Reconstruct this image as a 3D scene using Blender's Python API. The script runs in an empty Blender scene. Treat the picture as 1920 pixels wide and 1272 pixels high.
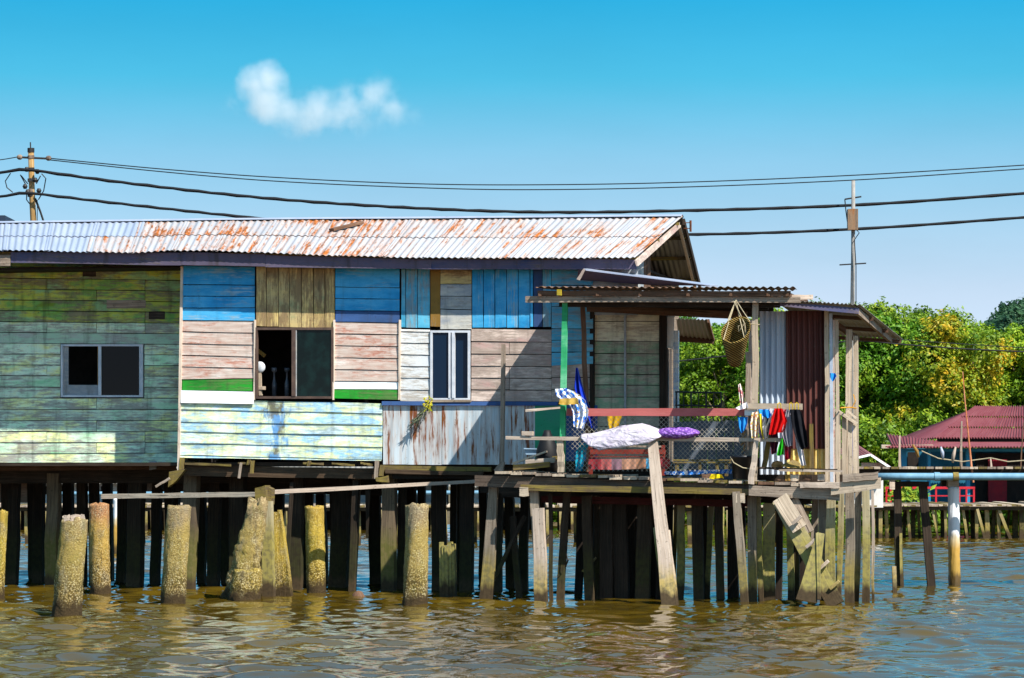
import bpy, bmesh, math, random
import numpy as np
from mathutils import Vector, noise as mnoise
R = random.Random(7)
sc = bpy.context.scene
COL = sc.collection

# ---------------------------------------------------------------- camera, sky, sun, exposure
CAMZ, FPX, HOR = 2.0, 5940.0, 890.0
PITCH = math.atan((HOR - 636.0) / FPX)
cam = bpy.data.cameras.new('camera'); camo = bpy.data.objects.new('camera', cam); COL.objects.link(camo)
cam.sensor_width = 36.0; cam.lens = 36.0 * FPX / 1920.0
cam.clip_start = 0.5; cam.clip_end = 6000.0
camo.location = (0, 0, CAMZ); camo.rotation_euler = (math.pi / 2 + PITCH, 0, 0)
sc.camera = camo

SUN = Vector((1.19, -1.275, 2.0)).normalized()
sl = bpy.data.lights.new('sun', 'SUN'); so = bpy.data.objects.new('sun', sl); COL.objects.link(so)
sl.energy = 5.0; sl.angle = math.radians(0.5); sl.color = (1.0, 0.95, 0.86)
so.rotation_euler = SUN.to_track_quat('Z', 'Y').to_euler(); so.location = (20, -20, 40)

w = bpy.data.worlds.new('World'); sc.world = w; w.use_nodes = True
nt = w.node_tree; nt.nodes.clear()
wo = nt.nodes.new('ShaderNodeOutputWorld'); bg = nt.nodes.new('ShaderNodeBackground')
sky = nt.nodes.new('ShaderNodeTexSky'); sky.sky_type = 'NISHITA'; sky.sun_disc = False
sky.sun_elevation = math.asin(SUN.z); sky.sun_rotation = math.atan2(SUN.x, SUN.y)
sky.air_density = 1.0; sky.dust_density = 0.25; sky.ozone_density = 2.2
tc = nt.nodes.new('ShaderNodeTexCoord')
# a clear tropical sky: the deep blue of the upper sky reaches far down (smooth in height, same all round)
mp = nt.nodes.new('ShaderNodeVectorMath'); mp.operation = 'MULTIPLY_ADD'
mp.inputs[1].default_value = (1, 1, 4.2); mp.inputs[2].default_value = (0, 0, 0.13)
nz = nt.nodes.new('ShaderNodeVectorMath'); nz.operation = 'NORMALIZE'
nt.links.new(tc.outputs['Generated'], mp.inputs[0]); nt.links.new(mp.outputs[0], nz.inputs[0])
nt.links.new(nz.outputs[0], sky.inputs['Vector'])
hs = nt.nodes.new('ShaderNodeHueSaturation'); hs.inputs['Saturation'].default_value = 1.25; hs.inputs['Hue'].default_value = 0.478
nt.links.new(sky.outputs[0], hs.inputs['Color'])
sz = nt.nodes.new('ShaderNodeSeparateXYZ'); nt.links.new(tc.outputs['Generated'], sz.inputs[0])
rp_ = nt.nodes.new('ShaderNodeValToRGB'); e_ = rp_.color_ramp.elements
for k_, (p_, c_) in enumerate(((.0, (2.2, 1.08, .86)), (.057, (3.1, 1.29, .95)), (.074, (2.95, 1.40, 1.04)), (.099, (2.3, 1.46, 1.13)), (.124, (.8, 1.43, 1.18)), (.150, (.3, 1.30, 1.22)), (.26, (.9, 1.22, 1.15)), (.5, (1.7, 1.15, 1.0)))):
    if k_ > 1: e_.new(.9)
    e_[k_].position = p_; e_[k_].color = c_ + (1,)
nt.links.new(sz.outputs[2], rp_.inputs[0])
ml = nt.nodes.new('ShaderNodeMix'); ml.data_type = 'RGBA'; ml.blend_type = 'MULTIPLY'; ml.inputs[0].default_value = 1
nt.links.new(hs.outputs[0], ml.inputs[6]); nt.links.new(rp_.outputs[0], ml.inputs[7])
nv = nt.nodes.new('ShaderNodeTexNoise'); nv.inputs['Scale'].default_value = 5.0; nv.inputs['Detail'].default_value = 6; nv.inputs['Roughness'].default_value = .6
nm = nt.nodes.new('ShaderNodeVectorMath'); nm.operation = 'MULTIPLY'; nm.inputs[1].default_value = (1, 1, 3.5); nt.links.new(tc.outputs['Generated'], nm.inputs[0]); nt.links.new(nm.outputs[0], nv.inputs['Vector'])
nr_ = nt.nodes.new('ShaderNodeMapRange'); nr_.inputs[1].default_value = .3; nr_.inputs[2].default_value = .7; nr_.inputs[3].default_value = .95; nr_.inputs[4].default_value = 1.05; nt.links.new(nv.outputs[0], nr_.inputs[0])
nk = nt.nodes.new('ShaderNodeVectorMath'); nk.operation = 'SCALE'; nt.links.new(ml.outputs[2], nk.inputs[0]); nt.links.new(nr_.outputs[0], nk.inputs['Scale'])
nt.links.new(nk.outputs[0], bg.inputs['Color']); bg.inputs['Strength'].default_value = 0.13
nt.links.new(bg.outputs[0], wo.inputs['Surface'])

vs = sc.view_settings
vs.view_transform = 'Standard'; vs.look = 'None'; vs.gamma = 1.0; vs.exposure = 0.88
vs.use_curve_mapping = False
sc.render.engine = 'CYCLES'
sc.cycles.max_bounces = 8; sc.cycles.diffuse_bounces = 3; sc.cycles.glossy_bounces = 4
sc.cycles.transparent_max_bounces = 12; sc.cycles.volume_bounces = 8
sc.cycles.volume_step_rate = 1.0
sc.cycles.use_denoising = True

# ---------------------------------------------------------------- measuring: a picture point on a real plane
FW = Vector((0, math.cos(PITCH), math.sin(PITCH))); UPV = Vector((0, -math.sin(PITCH), math.cos(PITCH)))
EYE = Vector((0, 0, CAMZ))
def ray(x, y):
    return FW + Vector((1, 0, 0)) * ((x - 960.0) / FPX) + UPV * ((636.0 - y) / FPX)
def on(x, y, pl):
    d = ray(x, y); p0, n = pl
    return EYE + d * ((p0 - EYE).dot(n) / d.dot(n))
def Yp(Y): return (Vector((0, Y, 0)), Vector((0, -1, 0)))
YAW = math.radians(12)
FU = Vector((math.cos(YAW), -math.sin(YAW), 0)); FN = Vector((-math.sin(YAW), -math.cos(YAW), 0))
F0 = on(716, 760, Yp(54.0)); P0 = on(1250, 890, Yp(50.0))
def F(off=0.0): return (F0 + FN * off, FN)      # the house front (positive = towards the river)
def P(off=0.0): return (P0 + FN * off, FN)      # the porch front
Z = Vector((0, 0, 1))

# ---------------------------------------------------------------- mesh building
class MB:
    def __init__(s): s.v = []; s.f = []; s.uv = []
    def quad(s, a, b, c, d, ua, ub, uc, ud):
        i = len(s.v); s.v += [a, b, c, d]; s.f.append((i, i+1, i+2, i+3)); s.uv += [ua, ub, uc, ud]
    def grid(s, rows, u0=0.0, v0=0.0, close=False, us=None, vsc=None):
        """rows: list of lists of points; uv in metres"""
        base = len(s.v); n = len(rows[0]); m = len(rows)
        for r in rows: s.v += r
        ul = [0.0]
        for j in range(1, n): ul.append(ul[-1] + (rows[0][j] - rows[0][j-1]).length)
        vl = [0.0]
        for i in range(1, m): vl.append(vl[-1] + (rows[i][0] - rows[i-1][0]).length)
        for i in range(m-1):
            for j in range(n-1):
                s.f.append((base+i*n+j, base+i*n+j+1, base+(i+1)*n+j+1, base+(i+1)*n+j))
                s.uv += [(u0+ul[j], v0+vl[i]), (u0+ul[j+1], v0+vl[i]), (u0+ul[j+1], v0+vl[i+1]), (u0+ul[j], v0+vl[i+1])]
    def bar(s, secs, u0=None):
        """secs: list of 4-point sections along the length; closed solid, u along the length"""
        if u0 is None: u0 = R.uniform(0, 50)
        v0 = R.uniform(0, 50)
        base = len(s.v); n = len(secs)
        for q in secs: s.v += list(q)
        l = [0.0]
        for i in range(1, n):
            c0 = sum(secs[i-1], Vector())/4; c1 = sum(secs[i], Vector())/4
            l.append(l[-1] + (c1-c0).length)
        for k in range(4):
            k2 = (k+1) % 4; wd = (secs[0][k2]-secs[0][k]).length; vv = v0 + k*0.37
            for i in range(n-1):
                a = base+i*4+k; b = base+i*4+k2; c = base+(i+1)*4+k2; d = base+(i+1)*4+k
                s.f.append((a, d, c, b)); s.uv += [(u0+l[i], vv), (u0+l[i+1], vv), (u0+l[i+1], vv+wd), (u0+l[i], vv+wd)]
        s.f.append((base, base+1, base+2, base+3)); s.uv += [(u0, v0), (u0, v0+.1), (u0+.1, v0+.1), (u0+.1, v0)]
        e = base+(n-1)*4
        s.f.append((e+3, e+2, e+1, e)); s.uv += [(u0, v0), (u0, v0+.1), (u0+.1, v0+.1), (u0+.1, v0)]
    def beam(s, a, b, wd, dp, side=None, segs=3, jit=0.004, wd2=None):
        """timber from a to b; wd across `side`, dp across the third direction"""
        d = (b-a).normalized()
        if side is None: side = Vector((1, 0, 0)) if abs(d.z) > .6 else Z
        t = d.cross(side).normalized(); sd = t.cross(d).normalized()
        wd2 = wd if wd2 is None else wd2
        secs = []
        for i in range(segs+1):
            f = i/segs; c = a.lerp(b, f) + (sd*R.uniform(-jit, jit) + t*R.uniform(-jit, jit))*(1 if 0 < i < segs else .3)
            hw = (wd+(wd2-wd)*f)/2 * R.uniform(.97, 1.03); hd = dp/2
            secs.append((c-sd*hw-t*hd, c+sd*hw-t*hd, c+sd*hw+t*hd, c-sd*hw+t*hd))
        s.bar(secs)
    def tube(s, pts, rad, n=8, cap=True, jit=0.0, u0=0.0):
        if not hasattr(rad, '__len__'): rad = [rad]*len(pts)
        base = len(s.v); m = len(pts)
        prev = None; l = 0.0; ls = []
        for i, p in enumerate(pts):
            d = (pts[min(i+1, m-1)] - pts[max(i-1, 0)]).normalized()
            ref = Vector((1, 0, 0)) if abs(d.x) < .8 else Vector((0, 1, 0))
            a = d.cross(ref).normalized() if prev is None else (prev - d*prev.dot(d)).normalized()
            prev = a; b = d.cross(a)
            for k in range(n):
                t = 2*math.pi*k/n; r = rad[i]*(1+R.uniform(-jit, jit))
                s.v.append(p + a*math.cos(t)*r + b*math.sin(t)*r)
            if i: l += (p-pts[i-1]).length
            ls.append(l)
        for i in range(m-1):
            for k in range(n):
                k2 = (k+1) % n
                s.f.append((base+i*n+k, base+i*n+k2, base+(i+1)*n+k2, base+(i+1)*n+k))
                c = 2*math.pi*rad[0]/n
                s.uv += [(u0+ls[i], k*c), (u0+ls[i], (k+1)*c), (u0+ls[i+1], (k+1)*c), (u0+ls[i+1], k*c)]
        if cap:
            s.f.append(tuple(base+k for k in reversed(range(n)))); s.uv += [(u0, 0.01*k) for k in range(n)]
            s.f.append(tuple(base+(m-1)*n+k for k in range(n))); s.uv += [(u0, 0.01*k) for k in range(n)]
    def mesh(s, name, mat, org=None, smooth=False):
        me = bpy.data.meshes.new(name)
        o = org or Vector()
        me.from_pydata([tuple(p-o) for p in s.v], [], s.f)
        uvl = me.uv_layers.new(name='uv')
        uvl.data.foreach_set('uv', [c for p in s.uv for c in p])
        if mat: me.materials.append(mat)
        if smooth: me.polygons.foreach_set('use_smooth', [True]*len(me.polygons))
        me.update()
        return me

def _link(name, me, parent=None):
    o = bpy.data.objects.new(name, me); COL.objects.link(o)
    if parent is not None: o.parent = parent
    return o
def wloc(o):
    v = Vector(o.location)
    while o.parent: o = o.parent; v += Vector(o.location)
    return v
def thing(name, label, cat, base, group=None):
    o = bpy.data.objects.new(name, None); COL.objects.link(o)
    o.empty_display_size = .2; o.location = base; o['label'] = label; o['category'] = cat
    if group: o['group'] = group
    return o
def part(name, mb, mat, parent, label=None, smooth=False, stuff=False):
    o = _link(name, mb.mesh(name, mat, wloc(parent), smooth), parent)
    if label: o['label'] = label
    if stuff: o['kind'] = 'stuff'
    return o
def solo(name, mb, mat, label, cat, group=None, smooth=False, kind=None, base=None):
    if base is None and mb.v:
        xs = [p.x for p in mb.v]; ys = [p.y for p in mb.v]; zs = [p.z for p in mb.v]
        base = Vector(((min(xs)+max(xs))/2, (min(ys)+max(ys))/2, min(zs)))
    o = _link(name, mb.mesh(name, mat, base, smooth)); o.location = base
    if kind: o['kind'] = kind
    if label: o['label'] = label
    if cat: o['category'] = cat
    if group: o['group'] = group
    return o
def struct(name, mb, mat, smooth=False):
    o = _link(name, mb.mesh(name, mat, Vector(), smooth)); o['kind'] = 'structure'; return o

def board(mb, q, n, t=.02, lap=0.0, segs=4, jit=.003, vertical=False, back=0.0):
    """q: TL,TR,BR,BL on the wall plane; runs left-right (or top-bottom)"""
    tl, tr, br, bl = q
    secs = []
    for i in range(segs+1):
        f = i/segs
        if vertical: a, b = tl.lerp(bl, f), tr.lerp(br, f); ea = eb = n*R.uniform(0, lap)
        else: a, b = tl.lerp(tr, f), bl.lerp(br, f); ea, eb = n*0.0, n*lap
        j = lambda: (b-a).normalized()*R.uniform(-jit, jit) + n*R.uniform(-jit, jit)*.5
        ea = ea+n*back; eb = eb+n*back
        p, r = a+ea+j(), b+eb+j()
        secs.append((p, r, r-n*t, p-n*t))
    mb.bar(secs)
def pq(x0, y0, x1, y1, pl, y2=None, y3=None, x2=None, x3=None):
    """picture rectangle on a plane; (x0,y0) TL (x1,y1) -> with optional right-side ys"""
    yr0 = y0 if y2 is None else y2; yr1 = y1 if y3 is None else y3
    xb1 = x1 if x2 is None else x2; xb0 = x0 if x3 is None else x3
    return (on(x0, y0, pl), on(x1, yr0, pl), on(xb1, yr1, pl), on(xb0, y1, pl))
def plank(parent, q, mat, n=None, t=.02, lap=.012, segs=4, vertical=False, name='plank', back=0.0, jit=.003, label=None):
    mb = MB(); board(mb, q, n or FN, t, lap, segs, jit, vertical, back)
    return part(name, mb, mat, parent, label)
def hboards(parent, x0, x1, lines, mats, pl, lap=.012, t=.018, joints=(), back=0.0, gap=1.3):
    """horizontal boards between successive (yleft, yright) lines"""
    for k in range(len(lines)-1):
        (a, b), (c, d) = lines[k], lines[k+1]
        m = mats[k] if isinstance(mats, (list, tuple)) else mats
        xs = [x0] + [x for x in joints if x0+8 < x < x1-8 and R.random() < .35] + [x1]
        for i in range(len(xs)-1):
            xa, xb = xs[i]+(.5 if i else 0), xs[i+1]-(.5 if i+2 < len(xs) else 0)
            fa, fb = (xa-x0)/(x1-x0), (xb-x0)/(x1-x0)
            q = (on(xa, a+(b-a)*fa+gap*.5, pl), on(xb, a+(b-a)*fb+gap*.5, pl), on(xb, c+(d-c)*fb-gap*.5, pl), on(xa, c+(d-c)*fa-gap*.5, pl))
            plank(parent, q, m, t=t, lap=lap, back=back)
def vboards(parent, xs, ytop, ybot, mats, pl, back=0.0, xbot=None, t=.018):
    xbot = xbot or xs; n = len(xs)-1
    for i in range(n):
        f0, f1 = i/n, (i+1)/n
        yt = lambda f: ytop[0]+(ytop[1]-ytop[0])*f
        yb = lambda f: ybot[0]+(ybot[1]-ybot[0])*f + R.uniform(-.6, .6)
        q = (on(xs[i]+.7, yt(f0), pl), on(xs[i+1]-.7, yt(f1), pl), on(xbot[i+1]-.7, yb(f1), pl), on(xbot[i]+.7, yb(f0), pl))
        m = mats[i % len(mats)] if isinstance(mats, (list, tuple)) else mats
        plank(parent, q, m, t=t, lap=.006, vertical=True, back=back+R.uniform(0, .004))

def corr(mb, tl, tr, br, bl, waves, amp=.012, rows=3, thick=.003, per=8, sag=0.0, lift=0.0):
    """corrugated sheet, waves counted across TL->TR; closed thin solid"""
    n = (tr-tl).cross(bl-tl).normalized()
    if n.dot(EYE-tl) < 0: n = -n
    N = int(waves*per); ph = R.uniform(0, 1)*0
    top = []; bot = []
    for i in range(rows+1):
        f = i/rows; a = tl.lerp(bl, f); b = tr.lerp(br, f); r = []; r2 = []
        for j in range(N+1):
            g = j/N
            h = amp*math.sin(2*math.pi*waves*g+ph) - sag*math.sin(math.pi*f) + lift*f
            p = a.lerp(b, g)+n*h
            r.append(p); r2.append(p-n*thick)
        top.append(r); bot.append(r2)
    u0, v0 = R.uniform(0, 40), R.uniform(0, 40)
    mb.grid(top, u0, v0); mb.grid(bot, u0, v0)
    mb.grid([top[-1], bot[-1]], u0, v0); mb.grid([top[0], bot[0]], u0, v0)
    mb.grid([[r[0] for r in top], [r[0] for r in bot]], u0, v0); mb.grid([[r[-1] for r in top], [r[-1] for r in bot]], u0, v0)

# ---------------------------------------------------------------- materials
def lin(h):
    h = h.lstrip('#'); c = [int(h[i:i+2], 16)/255 for i in (0, 2, 4)]
    return tuple((x/12.92 if x <= .04045 else ((x+.055)/1.055)**2.4) for x in c) + (1.0,)
class NT:
    def __init__(s, name, rough=.8, spec=.25):
        s.m = bpy.data.materials.new(name); s.m.use_nodes = True; s.t = s.m.node_tree
        s.b = s.t.nodes['Principled BSDF']; s.b.inputs['Roughness'].default_value = rough
        s.b.inputs['Specular IOR Level'].default_value = spec
        s.pos = s.n('ShaderNodeNewGeometry').outputs['Position']
        s.uv = s.n('ShaderNodeUVMap').outputs[0]
        s.rnd = s.n('ShaderNodeObjectInfo').outputs['Random']
    def n(s, t): return s.t.nodes.new(t)
    def l(s, a, b): s.t.links.new(a, b)
    def setv(s, sock, v):
        if isinstance(v, bpy.types.NodeSocket): s.l(v, sock)
        else: sock.default_value = v
    def math(s, op, a, b=0.0, c=0.0, clamp=False):
        n = s.n('ShaderNodeMath'); n.operation = op; n.use_clamp = clamp
        s.setv(n.inputs[0], a); s.setv(n.inputs[1], b); s.setv(n.inputs[2], c); return n.outputs[0]
    def vec(s, v, scale, off=None):
        n = s.n('ShaderNodeVectorMath'); n.operation = 'MULTIPLY_ADD'
        s.setv(n.inputs[0], v); n.inputs[1].default_value = scale
        if off is None: n.inputs[2].default_value = (0, 0, 0)
        elif isinstance(off, tuple): n.inputs[2].default_value = off
        else: s.l(off, n.inputs[2])
        return n.outputs[0]
    def roff(s, k=37.0):
        n = s.n('ShaderNodeCombineXYZ'); a = s.math('MULTIPLY', s.rnd, k)
        s.l(a, n.inputs[0]); s.l(s.math('MULTIPLY', s.rnd, k*1.7), n.inputs[1]); return n.outputs[0]
    def noise(s, v, scale=1.0, detail=3.0, rough=.55, dist=0.0):
        n = s.n('ShaderNodeTexNoise'); s.l(v, n.inputs['Vector']); n.inputs['Scale'].default_value = scale
        n.inputs['Detail'].default_value = detail; n.inputs['Roughness'].default_value = rough
        n.inputs['Distortion'].default_value = dist; return n.outputs[0]
    def voro(s, v, scale=1.0, feat='F1'):
        n = s.n('ShaderNodeTexVoronoi'); s.l(v, n.inputs['Vector']); n.inputs['Scale'].default_value = scale
        n.feature = feat; return n.outputs['Distance']
    def ramp(s, f, stops, interp='LINEAR'):
        n = s.n('ShaderNodeValToRGB'); e = n.color_ramp.elements; n.color_ramp.interpolation = interp
        while len(e) < len(stops): e.new(.5)
        for k, (p, c) in enumerate(stops):
            e[k].position = p; e[k].color = lin(c) if isinstance(c, str) else c
        s.l(f, n.inputs[0]); return n.outputs[0]
    def step(s, f, a, b):
        n = s.n('ShaderNodeMapRange'); n.interpolation_type = 'SMOOTHSTEP'
        s.l(f, n.inputs[0]); n.inputs[1].default_value = a; n.inputs[2].default_value = b; return n.outputs[0]
    def mix(s, f, a, b, mode='MIX'):
        n = s.n('ShaderNodeMix'); n.data_type = 'RGBA'; n.blend_type = mode
        s.setv(n.inputs[0], f); s.setv(n.inputs[6], lin(a) if isinstance(a, str) else a)
        s.setv(n.inputs[7], lin(b) if isinstance(b, str) else b); return n.outputs[2]
    def sep(s, v):
        n = s.n('ShaderNodeSeparateXYZ'); s.l(v, n.inputs[0]); return n.outputs
    def val(s, c, v):
        n = s.n('ShaderNodeHueSaturation'); s.setv(n.inputs['Color'], c); s.setv(n.inputs['Value'], v); return n.outputs[0]
    def bump(s, h, dist=.01, st=.6):
        n = s.n('ShaderNodeBump'); n.inputs['Distance'].default_value = dist; n.inputs['Strength'].default_value = st
        s.l(h, n.inputs['Height']); s.l(n.outputs[0], s.b.inputs['Normal']); return n
    def col(s, c): s.setv(s.b.inputs['Base Color'], lin(c) if isinstance(c, str) else c); return s.m

def grain(t, v=1.0):
    return t.noise(t.vec(t.uv, (1.6, 42.0*v, 1), t.roff()), 1.0, 4, .6, .3)
def paintwood(name, cols, wood=('#5d524a', '#8c7f72'), wear=.35, dirt=.35, var=.25, blotch=.8, streak=True, rough=.75, stain=None):
    """old paint over grey boards: blotchy colour, paint worn off along the grain, dirt runs"""
    t = NT(name, rough)
    k = len(cols)
    big = t.noise(t.vec(t.pos, (.8, .8, 2.2), t.roff(5.0)), blotch*1.5, 5, .65, 0)
    c = t.ramp(big, [(.3+.4*i/max(1, k-1), cols[i]) for i in range(k)])
    c = t.val(c, t.math('ADD', t.math('MULTIPLY', t.rnd, var), 1-var*.5))
    g = grain(t)
    wd = t.ramp(g, [(.3, wood[0]), (.7, wood[1])])
    a = t.math('ADD', t.math('MULTIPLY', t.noise(t.vec(t.uv, (1.2, 4.0, 1), t.roff(91)), 1.0, 3, .5), .5), t.math('MULTIPLY', t.noise(t.vec(t.uv, (5, 22, 1), t.roff(17)), 1.0, 5, .7), .5))
    m = t.math('ADD', t.math('MULTIPLY', a, .8), t.math('MULTIPLY', g, .25))
    th = .80-wear*.55
    m = t.step(m, th-.03, th+.10)
    c = t.mix(t.math('MULTIPLY', m, .85), c, wd)
    if streak:
        s = t.noise(t.vec(t.pos, (7, 7, .9)), 1.0, 4, .6)
        c = t.mix(t.math('MULTIPLY', t.step(s, .5, .75), dirt), c, '#3a332c')
    sp = t.noise(t.vec(t.pos, (1, 1, 1)), 26, 3, .6)
    c = t.mix(t.math('MULTIPLY', t.step(sp, .62, .72), dirt*.8), c, '#2c2722')
    if stain:
        cs, hw, s1, s2 = stain
        d = t.n('ShaderNodeVectorMath'); d.operation = 'SUBTRACT'; t.l(t.pos, d.inputs[0]); d.inputs[1].default_value = cs
        e = t.n('ShaderNodeVectorMath'); e.operation = 'DOT_PRODUCT'; t.l(d.outputs[0], e.inputs[0]); e.inputs[1].default_value = FU
        q = t.math('SUBTRACT', 1.0, t.math('DIVIDE', t.math('ABSOLUTE', e.outputs['Value']), hw))
        n9 = t.noise(t.vec(t.pos, (6, 6, 2.2)), 1.0, 6, .7)
        q = t.math('ADD', t.math('MULTIPLY', q, .5), t.math('MULTIPLY', t.math('SUBTRACT', n9, .5), 1.6))
        c = t.mix(t.math('MULTIPLY', t.step(q, .22, .5), .85), c, t.mix(t.step(t.noise(t.vec(t.pos, (5, 5, 3)), 1.0, 4), .46, .56), s1, s2))
    hgt = t.math('ADD', t.math('MULTIPLY', g, .6), t.math('MULTIPLY', m, -.5))
    t.bump(hgt, .006, .7)
    return t.col(c)
def rawwood(name, stops, var=.35, rough=.85, tide=None, wet=.26, v=1.0):
    """bare timber; tide = (colour, height): algae below that height, dark wet foot at the water"""
    t = NT(name, rough, .2)
    g = grain(t, v); a = t.noise(t.vec(t.pos, (2.0, 2.0, 1.2)), 1.5, 4, .6)
    c = t.ramp(t.math('ADD', t.math('MULTIPLY', g, .65), t.math('MULTIPLY', a, .35)), [(.28+.44*i/(len(stops)-1), s) for i, s in enumerate(stops)])
    c = t.val(c, t.math('ADD', t.math('MULTIPLY', t.rnd, var), 1-var*.5))
    ck = t.noise(t.vec(t.uv, (.9, 28*v, 1), t.roff(53)), 1.0, 2, .5)
    c = t.mix(t.math('MULTIPLY', t.step(ck, .66, .72), .7), c, '#1c1612')
    sp = t.noise(t.pos, 19, 3, .6)
    c = t.mix(t.math('MULTIPLY', t.step(sp, .60, .70), .45), c, '#2a231d')
    if tide:
        z = t.sep(t.pos)[2]
        zz = t.math('ADD', z, t.math('MULTIPLY', t.math('SUBTRACT', t.noise(t.vec(t.pos, (9, 9, 2)), 1.0, 3), .5), .35))
        tcol = t.mix(t.step(t.noise(t.pos, 14, 4), .4, .65), tide[0], tide[2] if len(tide) > 2 else '#6b6238')
        up = t.n('ShaderNodeMapRange'); t.l(zz, up.inputs[0]); up.inputs[1].default_value = tide[1]+.25; up.inputs[2].default_value = tide[1]-.15
        c = t.mix(t.math('MULTIPLY', up.outputs[0], .85), c, tcol)
        lo = t.n('ShaderNodeMapRange'); t.l(zz, lo.inputs[0]); lo.inputs[1].default_value = wet+.05; lo.inputs[2].default_value = wet-.08
        c = t.mix(lo.outputs[0], c, t.mix(sp, '#2a2118', '#54452f'))
    t.bump(t.math('ADD', g, t.math('MULTIPLY', ck, -.6)), .008, .8)
    return t.col(c)
def pilemat(name, top, mid, low, algae=.5):
    """weathered river pile: crusted surface, algae in the middle, barnacles and dark wet foot"""
    t = NT(name, .9, .15)
    z = t.sep(t.pos)[2]
    n1 = t.noise(t.vec(t.pos, (5, 5, 3)), 1.0, 4, .6)
    zz = t.math('ADD', z, t.math('MULTIPLY', t.math('SUBTRACT', n1, .5), .5))
    zr = t.n('ShaderNodeMapRange'); t.l(zz, zr.inputs[0]); zr.inputs[1].default_value = 0; zr.inputs[2].default_value = 1.7
    c = t.ramp(zr.outputs[0], [(.0, low), (.3, mid), (.62, mid), (.8, top)])
    al = t.step(t.noise(t.vec(t.pos, (7, 7, 1.6)), 1.0, 5, .65), .5, .68)
    c = t.mix(t.math('MULTIPLY', al, algae), c, '#6d6a1c')
    vo = t.noise(t.pos, 21, 6, .75); fi = t.noise(t.pos, 48, 5, .75)
    pz = t.math('ADD', t.math('MULTIPLY', t.step(t.noise(t.pos, 3.2, 4, .6), .38, .62), .8), .15)
    c = t.mix(t.math('MULTIPLY', t.math('MULTIPLY', t.step(fi, .5, .64), .75), pz), c, '#3b3120')
    vs_ = t.noise(t.vec(t.pos, (13, 13, .8)), 1.0, 4, .6); c = t.mix(t.math('MULTIPLY', t.step(vs_, .54, .68), .55), c, '#4d4026')
    c = t.mix(t.math('MULTIPLY', t.step(n1, .5, .7), .5), c, '#7d7566')
    c = t.mix(t.math('MULTIPLY', t.math('MULTIPLY', t.step(fi, .46, .38), .8), pz), c, '#d9cfa4')
    bz = t.n('ShaderNodeMapRange'); t.l(zz, bz.inputs[0]); bz.inputs[1].default_value = .75; bz.inputs[2].default_value = .35; bc_ = t.voro(t.pos, 38.0)
    c = t.mix(t.math('MULTIPLY', bz.outputs[0], t.math('MULTIPLY', t.step(bc_, .32, .18), .7)), c, '#cfc6aa'); c = t.mix(t.math('MULTIPLY', bz.outputs[0], t.math('MULTIPLY', t.step(bc_, .45, .62), .7)), c, '#332a1a')
    lo = t.n('ShaderNodeMapRange'); t.l(zz, lo.inputs[0]); lo.inputs[1].default_value = .22; lo.inputs[2].default_value = .10
    c = t.mix(lo.outputs[0], c, t.mix(fi, '#1d1710', '#5a4930'))
    t.bump(t.math('ADD', vo, fi), .035, .8)
    return t.col(c)
def zinc(name, base, base2, rust='#9a4a12', amount=.3, rough=.45, metal=.0, bands=2.2, spots=True):
    t = NT(name, rough, .4); t.b.inputs['Metallic'].default_value = metal
    u = t.vec(t.uv, (1, 1, 1), t.roff(11))
    a = t.noise(t.vec(u, (bands, .35, 1)), 1.0, 4, .6)
    c = t.mix(t.step(a, .35, .65), base, base2)
    r1 = t.noise(t.vec(t.uv, (8.5, .5, 1), t.roff(7)), 1.0, 6, .66)
    r2 = t.noise(t.vec(t.uv, (22, 3.5, 1), t.roff(3)), 1.0, 4, .6)
    big = t.noise(t.vec(t.pos, (.55, .55, .9)), 1.0, 3, .5)
    r = t.math('ADD', t.math('ADD', t.math('MULTIPLY', r1, .6), t.math('MULTIPLY', r2, .22)), t.math('MULTIPLY', big, .25))
    th = .86-amount*.55
    m = t.step(r, th, th+.08)
    rc = t.mix(t.step(r2, .42, .62), rust, '#74400c')
    c = t.mix(m, c, rc)
    ha = t.step(r, th-.07, th+.02)
    c = t.mix(t.math('MULTIPLY', t.math('SUBTRACT', ha, m), .28), c, '#b98a5a')
    if spots:
        sp = t.noise(t.pos, 17, 3, .6); c = t.mix(t.math('MULTIPLY', t.step(sp, .66, .72), .6), c, '#5b5148')
    t.l(t.math('ADD', t.math('MULTIPLY', m, .4), rough), t.b.inputs['Roughness'])
    t.bump(r2, .002, .4)
    return t.col(c)
def plain(name, c1, c2=None, rough=.7, scale=6, spec=.3, bump=.0, dirt=.3, var=.0):
    t = NT(name, rough, spec); a = t.noise(t.pos, scale, 5, .62)
    c = t.mix(t.step(a, .35, .68), c1, c2 or c1)
    d = t.noise(t.vec(t.pos, (9, 9, 2.5)), 1.0, 4, .65)
    c = t.mix(t.math('MULTIPLY', t.step(d, .55, .75), dirt), c, '#3d352b')
    if var: c = t.val(c, t.math('ADD', t.math('MULTIPLY', t.rnd, var), 1-var*.5))
    if bump: t.bump(a, bump, .6)
    return t.col(c)
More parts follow.
